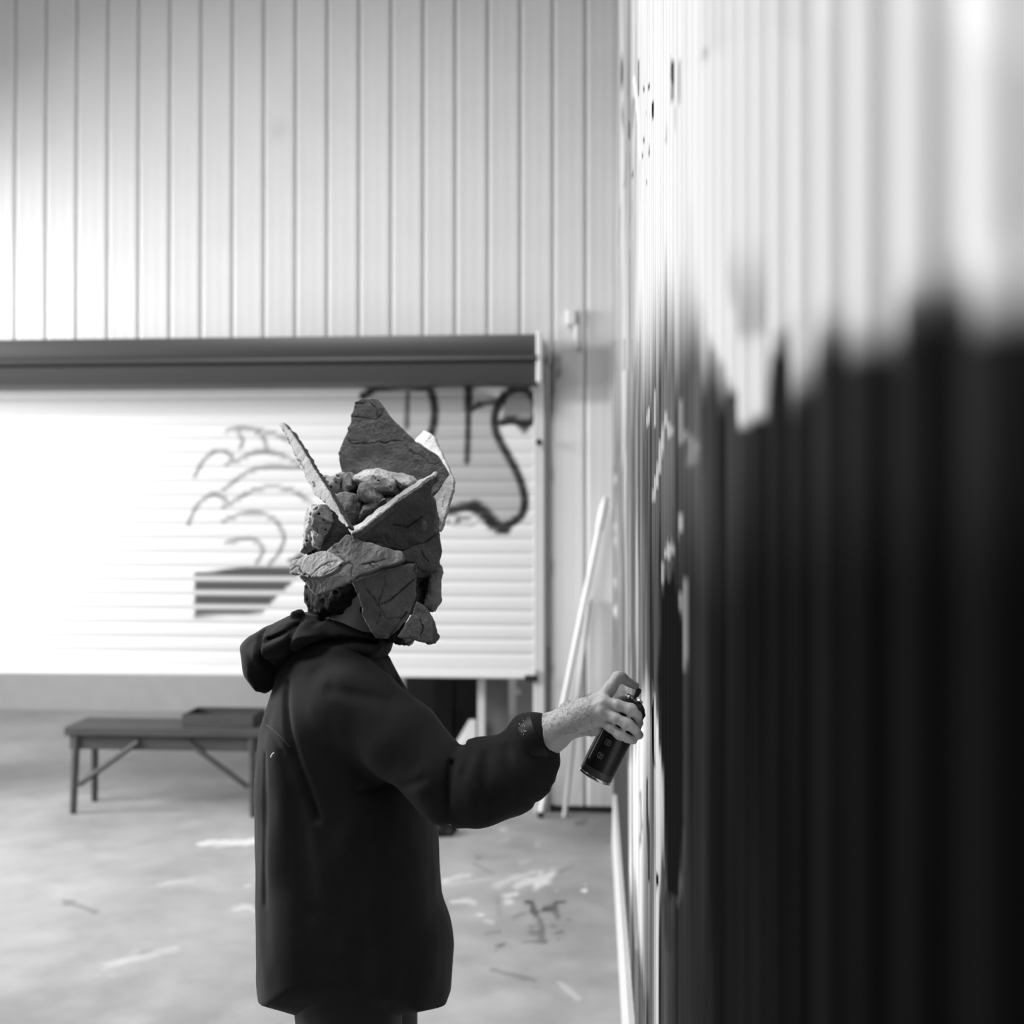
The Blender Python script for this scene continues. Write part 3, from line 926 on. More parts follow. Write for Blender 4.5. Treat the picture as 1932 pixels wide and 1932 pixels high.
hc = P(693, 1062, YT)
def f_body(G):
    f = ell(G, (hc[0] - .008, YT, hc[2] + .03), (.098, .077, .092))                       # skull
    f = smin(f, ell(G, (hc[0] + .028, YT, hc[2] - .045), (.066, .058, .078)), .03)         # face and jaw
    f = smin(f, cap(G, (hc[0] + .05, YT, hc[2] - .105), (hc[0] + .068, YT, hc[2] - .103), .024, .022), .02)
    f = smin(f, cap(G, (hc[0] + .093, YT, hc[2] + .005), (hc[0] + .108, YT, hc[2] - .035), .008, .013), .01)   # nose
    for s in (-1, 1):
        f = smin(f, ell(G, (hc[0] - .008, YT + s * .079, hc[2] - .01), (.018, .010, .032)), .004)  # ears
        f = np.maximum(f, -ell(G, (hc[0] + .096, YT + s * .031, hc[2] + .006), (.012, .016, .009)))  # eye sockets
        f = np.minimum(f, ell(G, (hc[0] + .079, YT + s * .031, hc[2] + .006), (.013, .013, .012)))
    f = np.maximum(f, -ell(G, (hc[0] + .100, YT, hc[2] - .063), (.014, .022, .0035)))                # mouth
    f = smin(f, chain(G, [(P(635, 1240, YT), .062), (P(660, 1180, YT), .060), (P(690, 1110, YT), .060)]), .03)
    tor = chain(G, [(P(635, 1275, YT), .068), (P(640, 1340, YT), .10), (P(655, 1520, YT), .105), (P(668, 1690, YT), .11)])
    f = smin(f, tor, .05)
    for s in (-1, 1):
        f = smin(f, chain(G, [(P(640, 1290, YT), .08), (P(660, 1318, YT + s * .165), .058)]), .04)
        f = smin(f, chain(G, [((pc[0], YT + s * .09, .90), .085), ((pc[0] + .02, YT + s * .11, .50), .058), ((pc[0] - .01, YT + s * .12, .09), .042)]), .03)
        f = smin(f, chain(G, [((pc[0] - .03, YT + s * .12, .05), .036), ((pc[0] + .10, YT + s * .13, .035), .03)]), .02)
    f = smin(f, chain(G, [(P(660, 1318, YT - .165), .055), (P(850, 1482, 2.17), .047), (P(940, 1450, 2.17), .039)]), .02)
    lw = np.array([pc[0] + .07, YT + .27, .80])
    f = smin(f, chain(G, [(P(660, 1318, YT + .165), .055), (np.array([pc[0] - .03, YT + .265, 1.06]), .045), (lw, .031)]), .02)
    # left hand, hanging relaxed
    pm = lw + np.array([.022, .0, -.085])
    f = smin(f, chain(G, [(lw, .029), (lw + (pm - lw) * .6, .030)]), .015)
    for i, (dx, ln) in enumerate([(.032, .075), (.011, .083), (-.010, .078), (-.030, .062)]):
        a = pm + np.array([dx, .0, 0])
        b = a + np.array([.008, -.006, -ln * .5])
        c = b + np.array([.004, -.022, -ln * .42])
        f = smin(f, chain(G, [(lw + np.array([dx * .6, 0, -.03]), .02), (a, .0115), (b, .0095), (c, .008)]), .004)
    f = smin(f, chain(G, [(lw + np.array([.03, -.005, -.03]), .016), (lw + np.array([.055, -.022, -.068]), .012), (lw + np.array([.056, -.036, -.10]), .009)]), .006)
    return f
Vb, Qb = nets(f_body, (pc[0] - .30, YT - .30, .004), (P(960, 0, 2.2)[0], YT + .36, 1.90), .0075)
V = np.concatenate([Vb, Vh])
Q = np.concatenate([Qb, Qh + len(Vb)])
child('body', mesh_np('body', V, Q), M_skin, person)

# --- jacket
torso = [(600, 1195), (690, 1200), (727, 1235), (742, 1270), (765, 1310), (790, 1360), (808, 1420), (818, 1500), (822, 1563), (828, 1630), (831, 1695), (836, 1715), (846, 1746), (850, 1775), (850, 1840), (846, 1892),
         (500, 1892), (493, 1789), (494, 1700), (494, 1560), (493, 1454), (496, 1400), (500, 1363), (511, 1328), (522, 1290), (540, 1255), (565, 1222)]
def creases(G, f, lines, Yc):
    x, zz = G[0][:, 0, 0][:, None], G[2][0, 0, :][None, :]
    for pts, w, dep in lines:
        pts2 = [P(a, b, Yc)[[0, 2]] for a, b in pts]
        pts2 = [tuple(q) for q in chaikin(pts2, 2, False)] if len(pts2) > 2 else [tuple(q) for q in pts2]
        d_ = seg_d(x, zz, pts2)
        f = f + (dep * np.exp(-(d_ / w) ** 2))[:, None, :] * (G[1] < YT + .02)
    return f
def f_jacket(G):
    f = inflate(G, torso, YT, .215, .135, 1)
    f = smin(f, chain(G, [(P(600, 1268, YT), .07), (P(640, 1310, YT - .10), .085), (P(668, 1328, YT - .150), .082)]), .04)
    f = smin(f, chain(G, [(P(600, 1268, YT), .07), (P(640, 1310, YT + .10), .085), (P(668, 1328, YT + .150), .082)]), .04)
    arm = chain(G, [(P(668, 1328, 2.25), .084), (P(760, 1396, 2.21), .079), (P(826, 1462, 2.18), .070), (P(845, 1486, 2.18), .072)], .01)
    arm = smin(arm, chain(G, [(P(862, 1492, 2.18), .069), (P(905, 1476, 2.175), .0765), (P(958, 1464, 2.17), .0755)], .02), .008)
    arm = smin(arm, chain(G, [(P(908, 1432, 2.175), .038), (P(930, 1432, 2.172), .034)], .01), .012)
    arm = smin(arm, chain(G, [(P(958, 1460, 2.17), .073), (P(985, 1445, 2.168), .058), (P(1008, 1425, 2.165), .044)], .01), .015)
    arm = smin(arm, chain(G, [(P(960, 1478, 2.17), .055), (P(988, 1480, 2.168), .036), (P(1012, 1468, 2.166), .031), (P(1032, 1440, 2.165), .021)], .01), .012)
    arm = smin(arm, chain(G, [(P(960, 1428, 2.17), .040), (P(1000, 1392, 2.165), .043), (P(1012, 1387, 2.163), .042)], .01), .016)
    f = smin(f, arm, .022)
    larm = chain(G, [(P(668, 1328, YT + .15), .082), ((pc[0] - .03, YT + .262, 1.06), .072), ((pc[0] + .055, YT + .27, .835), .055)], .02)
    f = smin(f, larm, .02)
    # folds
    f = creases(G, f, [
        ([(545, 1290), (552, 1340), (568, 1400), (600, 1490), (612, 1530)], .007, .007),
        ([(500, 1365), (530, 1385), (548, 1410)], .004, .003),
        ([(560, 1250), (620, 1228), (690, 1238), (725, 1245)], .008, .004),
        ([(600, 1262), (650, 1245), (720, 1262)], .010, .004),
        ([(640, 1290), (690, 1300), (745, 1310)], .012, .005),
        ([(690, 1480), (760, 1470), (820, 1440)], .008, .003),
        ([(866, 1415), (862, 1470), (858, 1540)], .006, .009),
        ([(930, 1400), (925, 1450), (935, 1500)], .010, .006),
        ([(900, 1395), (890, 1430)], .008, .004),
        ([(965, 1390), (975, 1440), (990, 1500)], .009, .005),
        ([(506, 1420), (508, 1560), (506, 1700)], .006, .004),
        ([(560, 1420), (580, 1560), (600, 1700)], .02, .004),
        ([(700, 1560), (690, 1700), (700, 1850)], .02, .004),
        ([(1018, 1496), (985, 1470)], .006, .005),
        ([(1050, 1465), (1010, 1450)], .006, .003),
        ], YT - .15)
    f = f + .0035 * fbm(G[0] * 14, G[1] * 14, G[2] * 9, 2, 61)
    # the notch between elbow bulge and forearm
    nk = P(867, 1408, 2.17)
    f = np.maximum(f, -cap(G, nk + (.002, -.09, .006), nk + (.002, .09, .006), .010, .010))
    return f
Vj, Qj = nets(f_jacket, (P(486, 0, YT)[0] - .03, YT - .33, .66), (P(1066, 0, 2.17)[0], YT + .37, P(0, 1180, YT)[2]), .0052)
jacket = child('jacket', mesh_np('jacket', Vj, Qj), M_jacket, person)
def f_hood(G):
    bag = inflate(G, [(556, 1157), (524, 1173), (493, 1187), (473, 1202), (468, 1214), (475, 1243), (486, 1271), (500, 1293), (516, 1306), (530, 1268), (562, 1232), (610, 1215), (650, 1200), (640, 1165), (596, 1158)], YT, .155, .042, 1)
    col = inflate(G, [(556, 1168), (597, 1156), (642, 1158), (668, 1172), (702, 1190), (742, 1200), (730, 1246), (650, 1240), (570, 1235)], YT, .105, .032, 1)
    f = smin(bag, col, .012)
    tab = cap(G, P(556, 1160, YT - .07), P(566, 1157, YT - .05), .009, .008)
    f = smin(f, tab, .006)
    f = creases(G, f, [
        ([(486, 1196), (500, 1225), (508, 1290)], .004, .006),
        ([(560, 1175), (540, 1195), (506, 1208)], .005, .006),
        ([(556, 1185), (545, 1225), (522, 1262)], .005, .007),
        ([(516, 1300), (535, 1255), (575, 1222), (640, 1208), (700, 1222)], .006, .009),
        ([(590, 1165), (604, 1170), (585, 1180)], .004, .005),
        ([(640, 1168), (680, 1190), (728, 1214)], .004, .004),
        ], YT - .12)
    return f + .003 * fbm(G[0] * 20, G[1] * 20, G[2] * 20, 2, 67)
Vo, Qo = nets(f_hood, (P(462, 0, YT)[0], YT - .18, P(0, 1318, YT)[2]), (P(745, 0, YT)[0], YT + .18, P(0, 1142, YT)[2]), .0042)
child('hood', mesh_np('hood', Vo, Qo), M_jacket, jacket)
# cuff band with a few pale flecks
ca, cb = P(1001, 1398, 2.163), P(1024, 1386, 2.161)
ax_ = (cb - ca) / np.linalg.norm(cb - ca)
m = MB().lathe([(.043, -.004), (.0475, -.002), (.0485, .008), (.0485, .020), (.047, .026), (.043, .026), (.042, .010)], ca, ax_, 44)
cuff = child('cuff', m.mesh('cuff', True), M_lining, jacket)
rng = random.Random(4)
m = MB()
a_ = np.cross(ax_, (0, 1, 0)); a_ /= np.linalg.norm(a_)
if a_[2] < 0: a_ = -a_
b_ = np.cross(ax_, a_)
if b_[1] > 0: b_ = -b_
for i in range(34):
    th = math.radians(rng.uniform(8, 62))
    p = ca + ax_ * rng.uniform(.002, .012) + .0487 * (math.cos(th) * a_ + math.sin(th) * b_)
    r = rng.uniform(.0004, .0010)
    m.box(p[0] - r, p[0] + r, p[1] - r, p[1] + r, p[2] - r, p[2] + r)
o = link('fleck', m.mesh('fleck'), M_white_thread)
o.parent = jacket
o.matrix_parent_inverse = PINV[person.name] if False else o.matrix_parent_inverse
o['kind'] = 'stuff'
o['label'] = 'pale flecks of paint on the cuff'

def surf_y(V, x, z, rad=.012):
    d = np.hypot(V[:, 0] - x, V[:, 2] - z)
    s = d < rad
    return V[s][:, 1].min() if s.any() else YT - .2
# stitches of the back yoke and a loose white thread
def on_jacket(px, py):
    q = P(px, py, YT - .15)
    for _ in range(3):
        y = surf_y(Vj, q[0], q[2])
        q = P(px, py, y - .0008)
    return q
m = MB()
pts = [(504, 1368), (515, 1376), (525, 1386), (535, 1396), (545, 1408)]
for i in range(22):
    t_ = i / 21 * (len(pts) - 1)
    k_ = min(int(t_), len(pts) - 2)
    x = pts[k_][0] + (pts[k_ + 1][0] - pts[k_][0]) * (t_ - k_)
    y = pts[k_][1] + (pts[k_ + 1][1] - pts[k_][1]) * (t_ - k_)
    q, q2 = on_jacket(x, y), on_jacket(x + 1.2, y + 1.2)
    m.tube([q, q2], .0006, 5)
o = child('yoke_stitching', m.mesh('yoke_stitching'), M_thread, jacket)
o['kind'] = 'stuff'
m = MB().tube([on_jacket(511, 1429), on_jacket(513, 1424), on_jacket(517, 1420)], .0014, 6)
o = child('loose_thread', m.mesh('loose_thread'), M_white_thread, jacket)
o['label'] = 'short white thread on the back'

# --- trousers and shoes
def f_trou(G):
    f = None
    for s in (-1, 1):
        c = chain(G, [((pc[0] + .0, YT + s * .085, .90), .125), ((pc[0] + .02, YT + s * .105, .50), .092), ((pc[0] - .01, YT + s * .12, .07), .078)], .02)
        f = c if f is None else smin(f, c, .02)
    f = np.maximum(f, .055 - G[2])
    return f + .004 * fbm(G[0] * 14, G[1] * 14, G[2] * 8, 2, 71)
V, Q = nets(f_trou, (pc[0] - .2, YT - .26, .05), (pc[0] + .2, YT + .26, 1.03), .008)
child('trousers', mesh_np('trousers', V, Q), M_trouser, person)
for s in (-1, 1):
    cx, cy = pc[0] - .01, YT + s * .125
    def f_shoe(G):
        f = chain(G, [((cx - .05, cy, .055), .043), ((cx + .05, cy, .05), .044), ((cx + .15, cy + s * .012, .042), .036)], .02)
        f = smin(f, cap(G, (cx - .03, cy, .06), (cx - .02, cy, .10), .046, .043), .02)
        return np.maximum(f, .018 - G[2])
    V, Q = nets(f_shoe, (cx - .12, cy - .08, .01), (cx + .22, cy + .08, .16), .006)
    so = child('shoe', mesh_np('shoe', V, Q), M_shoe, person)
    def f_sole(G):
        f = cap((G[0], G[1], G[2] * 0 + .0), (cx - .05, cy, 0), (cx + .15, cy + s * .012, 0), .047, .041)
        return np.maximum(f, np.abs(G[2] - .0125) - .0115)
    V, Q = nets(f_sole, (cx - .12, cy - .08, -.006), (cx + .22, cy + .08, .036), .006)
    child('sole', mesh_np('sole', V, Q, False), M_sole, so)

# --- hair at the nape and beard
def f_hair(G):
    f = chain(G, [(P(592, 1128, YT - .02), .016), (P(612, 1138, YT - .05), .024), (P(636, 1132, YT - .06), .026), (P(655, 1112, YT - .062), .024)], .012)
    f = smin(f, chain(G, [(P(592, 1128, YT), .018), (P(612, 1140, YT), .034), (P(620, 1100, YT), .045), (P(650, 1050, YT), .075), (P(690, 990, YT), .075)], .012), .02)
    f = smin(f, chain(G, [(P(612, 1138, YT + .05), .024), (P(650, 1112, YT + .062), .024)], .012), .02)
    f = f + .009 * np.abs(fbm(G[0] * 60, G[1] * 60, G[2] * 60, 3, 81)) - .003
    return f
V, Q = nets(f_hair, (P(570, 0, YT)[0], YT - .11, P(0, 1170, YT)[2]), (P(760, 0, YT)[0], YT + .11, P(0, 900, YT)[2]), .0035)
child('hair', mesh_np('hair', V, Q), M_hair, person)
def f_beard(G):
    f = chain(G, [(P(690, 1150, YT - .066), .012), (P(722, 1165, YT - .052), .018), (P(738, 1190, YT - .03), .020), (P(760, 1196, YT), .022), (P(738, 1190, YT + .03), .020)], .01)
    return f + .007 * np.abs(fbm(G[0] * 90, G[1] * 90, G[2] * 60, 3, 83)) - .002
V, Q = nets(f_beard, (P(690, 0, YT)[0], YT - .09, P(0, 1225, YT)[2]), (P(800, 0, YT)[0], YT + .09, P(0, 1135, YT)[2]), .003)
child('beard', mesh_np('beard', V, Q), M_hair, person)
# fine hair on the back of the wrist and forearm
rng = np.random.RandomState(5)
m = MB()
hp = np.array(Vh)
hpx, hpy = proj(hp[:, 0], hp[:, 1], hp[:, 2])
sel = np.where((hpx > 1015) & (hpx < 1115) & (hp[:, 1] < 2.15) & (hpy < 1385))[0]
for i in rng.choice(sel, 420, replace=False):
    q = hp[i]
    c_ = P(hpx[i], hpy[i], 2.155)
    cen = P(1060, 1370, 2.155) if hpx[i] < 1090 else P(1100, 1350, 2.145)
    nrm = q - cen
    nrm[0] *= .2
    nrm /= np.linalg.norm(nrm) + 1e-9
    dr = np.array([.85, 0, .25]) + rng.normal(0, .35, 3)
    dr = dr * .7 + nrm * .45
    dr /= np.linalg.norm(dr)
    ln = rng.uniform(.004, .009)
    m.tube([q - nrm * .0005, q + dr * ln * .5 + nrm * .0006, q + dr * ln], [.00016, .00013, .00006], 3, False)
o = child('arm_hair', m.mesh('arm_hair'), M_hair, person)
o['kind'] = 'stuff'

# ------------------------------------------------------------------ rock mask
mk = P(690, 1060, YT)
mask = thing('rock_mask', tuple(P(690, 1150, YT)), 'mask of grey stone slabs and rocks covering the whole head of the person spraying', 'mask')
def c1(pts):
    return [(500 + a / 3.715, 720 + b / 3.715) for a, b in pts]
LAST = {}
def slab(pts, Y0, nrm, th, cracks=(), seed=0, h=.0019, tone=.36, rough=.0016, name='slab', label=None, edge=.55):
    pts = c1(pts)
    n = np.array(nrm, float)
    n /= np.linalg.norm(n)
    cx = np.mean([p[0] for p in pts]); cy = np.mean([p[1] for p in pts])
    p0 = P(cx, cy, Y0)
    e1 = np.cross(n, (0, 0, 1)); e1 /= np.linalg.norm(e1)
    e2 = np.cross(e1, n)
    to = lambda q: (lambda w: (np.dot(w - p0, e1), np.dot(w - p0, e2)))(ray_plane(q[0], q[1], p0, n))
    poly = [to(q) for q in pts]
    crk = [[to(q) for q in c1(c)] for c in cracks]
    us = [q[0] for q in poly]; vs_ = [q[1] for q in poly]
    def cd(x, y):
        d = np.full(np.broadcast(x, y).shape, 1e9)
        for c in crk:
            d = np.minimum(d, seg_d(x, y, c))
        return d
    def fn(G):
        x, y, w = G
        x2, y2 = x[:, :, 0], y[:, :, 0]
        jx = .0030 * fbm(x2 * 70, y2 * 70, 0 * x2 + seed, 3, seed)
        d2 = poly_sd(x2 + jx * .35, y2 + jx * .35, poly)[:, :, None]
        r = .0012
        t2 = th / 2
        # the face (w = 0) is toward the viewer, the body lies behind it
        dw = np.abs(w + t2) - t2
        f = np.hypot(np.maximum(d2 + r, 0), np.maximum(dw + r, 0)) + np.minimum(np.maximum(d2 + r, dw + r), 0) - r
        f = f + rough * fbm(x * 45, y * 45, w * 45 + seed, 4, seed + 7) + .0012 * np.abs(fbm(x * 120, y * 60, w * 90, 2, seed + 9))
        if crk:
            f = f + (.0020 * np.exp(-(cd(x2 + jx * .9, y2 - jx * .9) / .0012) ** 2))[:, :, None]
        return f
    lo = (min(us) - .012, min(vs_) - .012, -th - .01)
    hi = (max(us) + .012, max(vs_) + .012, .01)
    V, Q = nets(fn, lo, hi, h)
    pn = tone * (1 + .22 * fbm(V[:, 0] * 22, V[:, 1] * 22, V[:, 2] * 22, 3, seed + 3))
    if crk:
        jx = .0030 * fbm(V[:, 0] * 70, V[:, 1] * 70, 0 * V[:, 0] + seed, 3, seed)
        d = cd(V[:, 0] + jx * .9, V[:, 1] - jx * .9)
        pn = pn * (1 - .92 * np.clip(.7 + .8 * fbm(V[:, 0] * 50, V[:, 1] * 50, 0 * V[:, 0], 2, seed + 31), .1, 1) * np.exp(-(d / .0018) ** 2) * (V[:, 2] > -.006))
    pn = pn * np.where(V[:, 2] < -.0035, edge, 1)  # sides and back darkened in the colour to stand for their shade
    W = p0 + V[:, :1] * e1 + V[:, 1:2] * e2 + V[:, 2:] * n
    if np.dot(np.cross(e1, e2), n) < 0:
        Q = Q[:, ::-1]
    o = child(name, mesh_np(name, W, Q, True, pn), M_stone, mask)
    if label:
        o['label'] = label
    return o
def stone(pts, Y0, w, R, seed=0, h=.0024, tone=.36, cuts=6, pits=0, label=None, name='stone', rough=.0042):
    pts = c1(pts)
    rng = np.random.RandomState(seed)
    q = np.array([P(x, y, Y0) for x, y in pts])
    c = q.mean(0)
    ext = np.abs(q - c).max(0)
    planes = []
    for i in range(cuts):
        n = rng.normal(size=3); n[1] = -abs(n[1]) * 1.2; n /= np.linalg.norm(n)
        sup = abs(n[0]) * ext[0] + abs(n[1]) * w + abs(n[2]) * ext[2]
        planes.append((n, sup * rng.uniform(.66, .86)))
    pit = [(np.array([rng.uniform(-.7, .7) * ext[0], -w * rng.uniform(.7, .95), rng.uniform(-.6, .6) * ext[2]]), rng.uniform(.0012, .0030)) for _ in range(pits * 2)]
    def fn(G):
        f = inflate(G, pts, Y0, w, R, 0)
        for n, d in planes:
            f = np.maximum(f, (G[0] - c[0]) * n[0] + (G[1] - c[1]) * n[1] + (G[2] - c[2]) * n[2] - d)
        f = f + rough * fbm(G[0] * 45, G[1] * 45, G[2] * 45, 4, seed + 5) + .0016 * np.abs(fbm(G[0] * 110, G[1] * 110, G[2] * 110, 2, seed + 6))
        for p_, r in pit:
            f = np.maximum(f, -cap(G, c + p_, c + p_ + (0, .02, 0), r, r))
        return f
    lo, hi = q.min(0) - .012, q.max(0) + .012
    lo[1], hi[1] = Y0 - w - .012, Y0 + w + .012
    V, Q = nets(fn, tuple(lo), tuple(hi), h)
    pn = tone * (1 + .25 * fbm(V[:, 0] * 25, V[:, 1] * 25, V[:, 2] * 25, 3, seed + 3))
    o = child(name, mesh_np(name, V, Q, True, pn), M_stone, mask)
    if label:
        o['label'] = label
    return o

# dark core that fills the gaps between the stones
core = [(350, 1010), (430, 930), (500, 860), (640, 830), (900, 790), (1110, 800), (1180, 900), (1205, 1060), (1210, 1250), (1190, 1330), (1170, 1560), (1120, 1600), (1000, 1640), (880, 1600), (760, 1560), (660, 1420), (480, 1400), (360, 1300)]
core_px = c1(core)
def f_core(G):
    f = inflate(G, core_px, YT, .088, .06, 1)
    # hollow for the head and neck
    f = np.maximum(f, -chain(G, [(P(672, 1075, YT), .100), (P(676, 1150, YT), .085), (P(660, 1240, YT), .075)]))
    e = P(803, 1099, YT)
    f = np.maximum(f, -cap(G, e + (0, -.3, 0), e + (0, .3, 0), .0042, .0042))
    return f + .004 * fbm(G[0] * 40, G[1] * 40, G[2] * 40, 3, 91)
lo, hi = P(560, 1170, YT), P(845, 890, YT)
V, Q = nets(f_core, (lo[0], YT - .15, lo[2]), (hi[0], YT + .15, hi[2]), .004)
child('shell', mesh_np('shell', V, Q, True, .08 * (1 + .3 * fbm(V[:, 0] * 30, V[:, 1] * 30, V[:, 2] * 30, 3, 2))), M_stone, mask)['label'] = 'dark lumpy shell under the stones'

# tall slabs on top
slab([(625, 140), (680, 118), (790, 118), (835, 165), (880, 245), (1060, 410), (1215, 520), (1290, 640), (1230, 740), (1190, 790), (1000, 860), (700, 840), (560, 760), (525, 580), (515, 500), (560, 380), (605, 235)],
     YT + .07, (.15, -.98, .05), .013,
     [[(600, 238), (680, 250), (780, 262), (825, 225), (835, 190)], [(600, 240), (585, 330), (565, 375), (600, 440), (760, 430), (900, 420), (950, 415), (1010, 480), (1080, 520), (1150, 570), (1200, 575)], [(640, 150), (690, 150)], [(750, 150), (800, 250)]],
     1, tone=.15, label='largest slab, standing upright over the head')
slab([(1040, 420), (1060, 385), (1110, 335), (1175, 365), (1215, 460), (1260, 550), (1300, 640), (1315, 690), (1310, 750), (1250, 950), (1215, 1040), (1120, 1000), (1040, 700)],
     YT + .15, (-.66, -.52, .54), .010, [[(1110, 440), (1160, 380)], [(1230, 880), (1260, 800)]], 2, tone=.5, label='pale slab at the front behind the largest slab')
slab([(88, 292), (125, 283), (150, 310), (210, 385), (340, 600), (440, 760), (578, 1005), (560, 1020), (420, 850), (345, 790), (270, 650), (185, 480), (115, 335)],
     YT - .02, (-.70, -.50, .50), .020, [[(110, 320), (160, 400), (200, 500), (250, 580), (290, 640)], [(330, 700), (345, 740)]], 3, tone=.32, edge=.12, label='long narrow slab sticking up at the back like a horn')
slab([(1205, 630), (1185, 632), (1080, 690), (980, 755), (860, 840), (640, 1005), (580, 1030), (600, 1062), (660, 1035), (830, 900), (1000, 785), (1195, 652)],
     YT - .145, (-.35, -.42, .84), .016, [], 4, tone=.40, edge=.2, h=.002, label='lit edge of the slab sloping across the brow')  # top edge of the brow slab, its light put into the tone
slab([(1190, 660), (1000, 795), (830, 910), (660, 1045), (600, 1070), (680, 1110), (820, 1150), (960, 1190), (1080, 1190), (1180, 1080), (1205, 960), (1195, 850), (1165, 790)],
     YT - .140, (.22, -.90, -.34), .014, [[(900, 1000), (1000, 1020), (1100, 950)]], 5, tone=.10, label='shaded near face of the brow slab')  # near face of the same slab, its shade put into the tone
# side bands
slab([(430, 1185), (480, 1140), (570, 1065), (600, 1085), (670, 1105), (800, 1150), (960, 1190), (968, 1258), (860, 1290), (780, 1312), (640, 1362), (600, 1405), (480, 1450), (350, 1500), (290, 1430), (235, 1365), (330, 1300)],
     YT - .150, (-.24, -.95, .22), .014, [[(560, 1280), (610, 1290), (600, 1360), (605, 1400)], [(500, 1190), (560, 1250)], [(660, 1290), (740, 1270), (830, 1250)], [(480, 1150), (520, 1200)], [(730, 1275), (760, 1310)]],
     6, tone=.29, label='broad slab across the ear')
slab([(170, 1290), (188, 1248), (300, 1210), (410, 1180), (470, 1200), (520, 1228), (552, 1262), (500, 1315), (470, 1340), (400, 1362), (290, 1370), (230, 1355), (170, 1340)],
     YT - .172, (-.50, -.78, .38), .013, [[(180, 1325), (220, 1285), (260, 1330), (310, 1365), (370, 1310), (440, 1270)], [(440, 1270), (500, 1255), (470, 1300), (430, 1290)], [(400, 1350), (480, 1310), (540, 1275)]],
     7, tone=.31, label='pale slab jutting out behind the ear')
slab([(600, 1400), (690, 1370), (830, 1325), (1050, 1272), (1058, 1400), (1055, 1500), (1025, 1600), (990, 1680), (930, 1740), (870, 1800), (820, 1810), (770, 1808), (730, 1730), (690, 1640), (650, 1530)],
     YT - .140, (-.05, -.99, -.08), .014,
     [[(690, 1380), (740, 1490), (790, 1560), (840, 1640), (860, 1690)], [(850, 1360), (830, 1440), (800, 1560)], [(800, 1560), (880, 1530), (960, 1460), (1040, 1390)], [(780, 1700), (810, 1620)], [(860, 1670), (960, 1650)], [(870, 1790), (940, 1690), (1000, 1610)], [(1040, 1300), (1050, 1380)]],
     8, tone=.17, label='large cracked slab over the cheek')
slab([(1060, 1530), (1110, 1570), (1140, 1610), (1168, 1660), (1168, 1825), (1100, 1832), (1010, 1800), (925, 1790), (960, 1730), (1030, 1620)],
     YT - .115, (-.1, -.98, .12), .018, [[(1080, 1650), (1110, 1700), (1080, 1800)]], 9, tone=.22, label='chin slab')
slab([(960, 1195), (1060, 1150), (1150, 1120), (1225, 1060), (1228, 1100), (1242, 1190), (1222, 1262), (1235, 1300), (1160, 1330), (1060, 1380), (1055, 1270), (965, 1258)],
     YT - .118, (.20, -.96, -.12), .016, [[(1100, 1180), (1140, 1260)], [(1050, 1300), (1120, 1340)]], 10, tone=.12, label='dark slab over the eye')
# front of the face: stones
stone([(1140, 1270), (1228, 1282), (1234, 1350), (1236, 1400), (1240, 1540), (1198, 1612), (1150, 1595), (1115, 1570), (1122, 1480), (1145, 1420), (1146, 1380), (1120, 1360)], YT - .03, .05, .02, 11, tone=.16, cuts=2)
stone([(1165, 1660), (1185, 1690), (1212, 1780), (1205, 1830), (1150, 1838), (1120, 1815), (1130, 1700)], YT - .02, .045, .02, 12, tone=.08, cuts=2, label='dark stone at the tip of the chin')
stone([(960, 1800), (1000, 1790), (1040, 1800), (1030, 1835), (1005, 1855), (975, 1830)], YT - .06, .02, .012, 13, tone=.3, cuts=1)
stone([(1140, 780), (1190, 830), (1200, 900), (1215, 1000), (1225, 1060), (1180, 1110), (1090, 1060), (1060, 900), (1080, 790)], YT - .045, .06, .03, 14, tone=.10, cuts=5)
stone([(1080, 960), (1140, 950), (1160, 1010), (1120, 1060), (1080, 1040)], YT - .12, .025, .015, 15, tone=.14, cuts=4)
stone([(1050, 1250), (1130, 1220), (1215, 1255), (1220, 1330), (1160, 1380), (1060, 1390)], YT - .05, .055, .025, 16, tone=.12, cuts=4)
# rubble on the crown
stone([(410, 670), (430, 650), (480, 655), (520, 630), (550, 640), (560, 700), (550, 770), (480, 790), (440, 760), (412, 700)], YT - .03, .05, .022, 17, tone=.34, cuts=4, pits=6)
stone([(555, 660), (600, 640), (630, 690), (650, 740), (600, 790), (545, 770)], YT - .02, .05, .02, 18, tone=.26, cuts=4)
stone([(620, 690), (660, 650), (720, 612), (800, 605), (880, 635), (960, 680), (965, 720), (930, 800), (840, 805), (760, 780), (680, 740), (640, 735)], YT + .0, .07, .03, 19, tone=.46, cuts=5, pits=5, label='large pitted rock on the crown')
stone([(860, 640), (940, 640), (1030, 665), (1080, 690), (1060, 760), (980, 780), (900, 720)], YT + .01, .06, .022, 20, tone=.36, cuts=5)
stone([(655, 770), (680, 720), (725, 700), (770, 760), (820, 810), (800, 870), (720, 870), (660, 830)], YT - .06, .045, .022, 21, tone=.18, cuts=5)
stone([(490, 800), (560, 770), (640, 790), (700, 860), (720, 950), (650, 1010), (580, 1000), (530, 900)], YT - .05, .05, .025, 22, tone=.16, cuts=5)
stone([(690, 860), (780, 850), (840, 830), (800, 900), (700, 980), (650, 990)], YT - .07, .04, .022, 23, tone=.14, cuts=4)
stone([(310, 910), (330, 855), (370, 870), (420, 860), (470, 900), (540, 970), (560, 1015), (470, 1020), (370, 1020), (315, 980)], YT - .05, .06, .025, 24, tone=.44, cuts=1, pits=8, label='pale pitted rock at the back of the head')
stone([(290, 1010), (320, 890), (420, 865), (540, 960), (565, 1060), (440, 1165), (300, 1195), (278, 1120)], YT - .025, .075, .03, 29, tone=.34, cuts=4, pits=4)
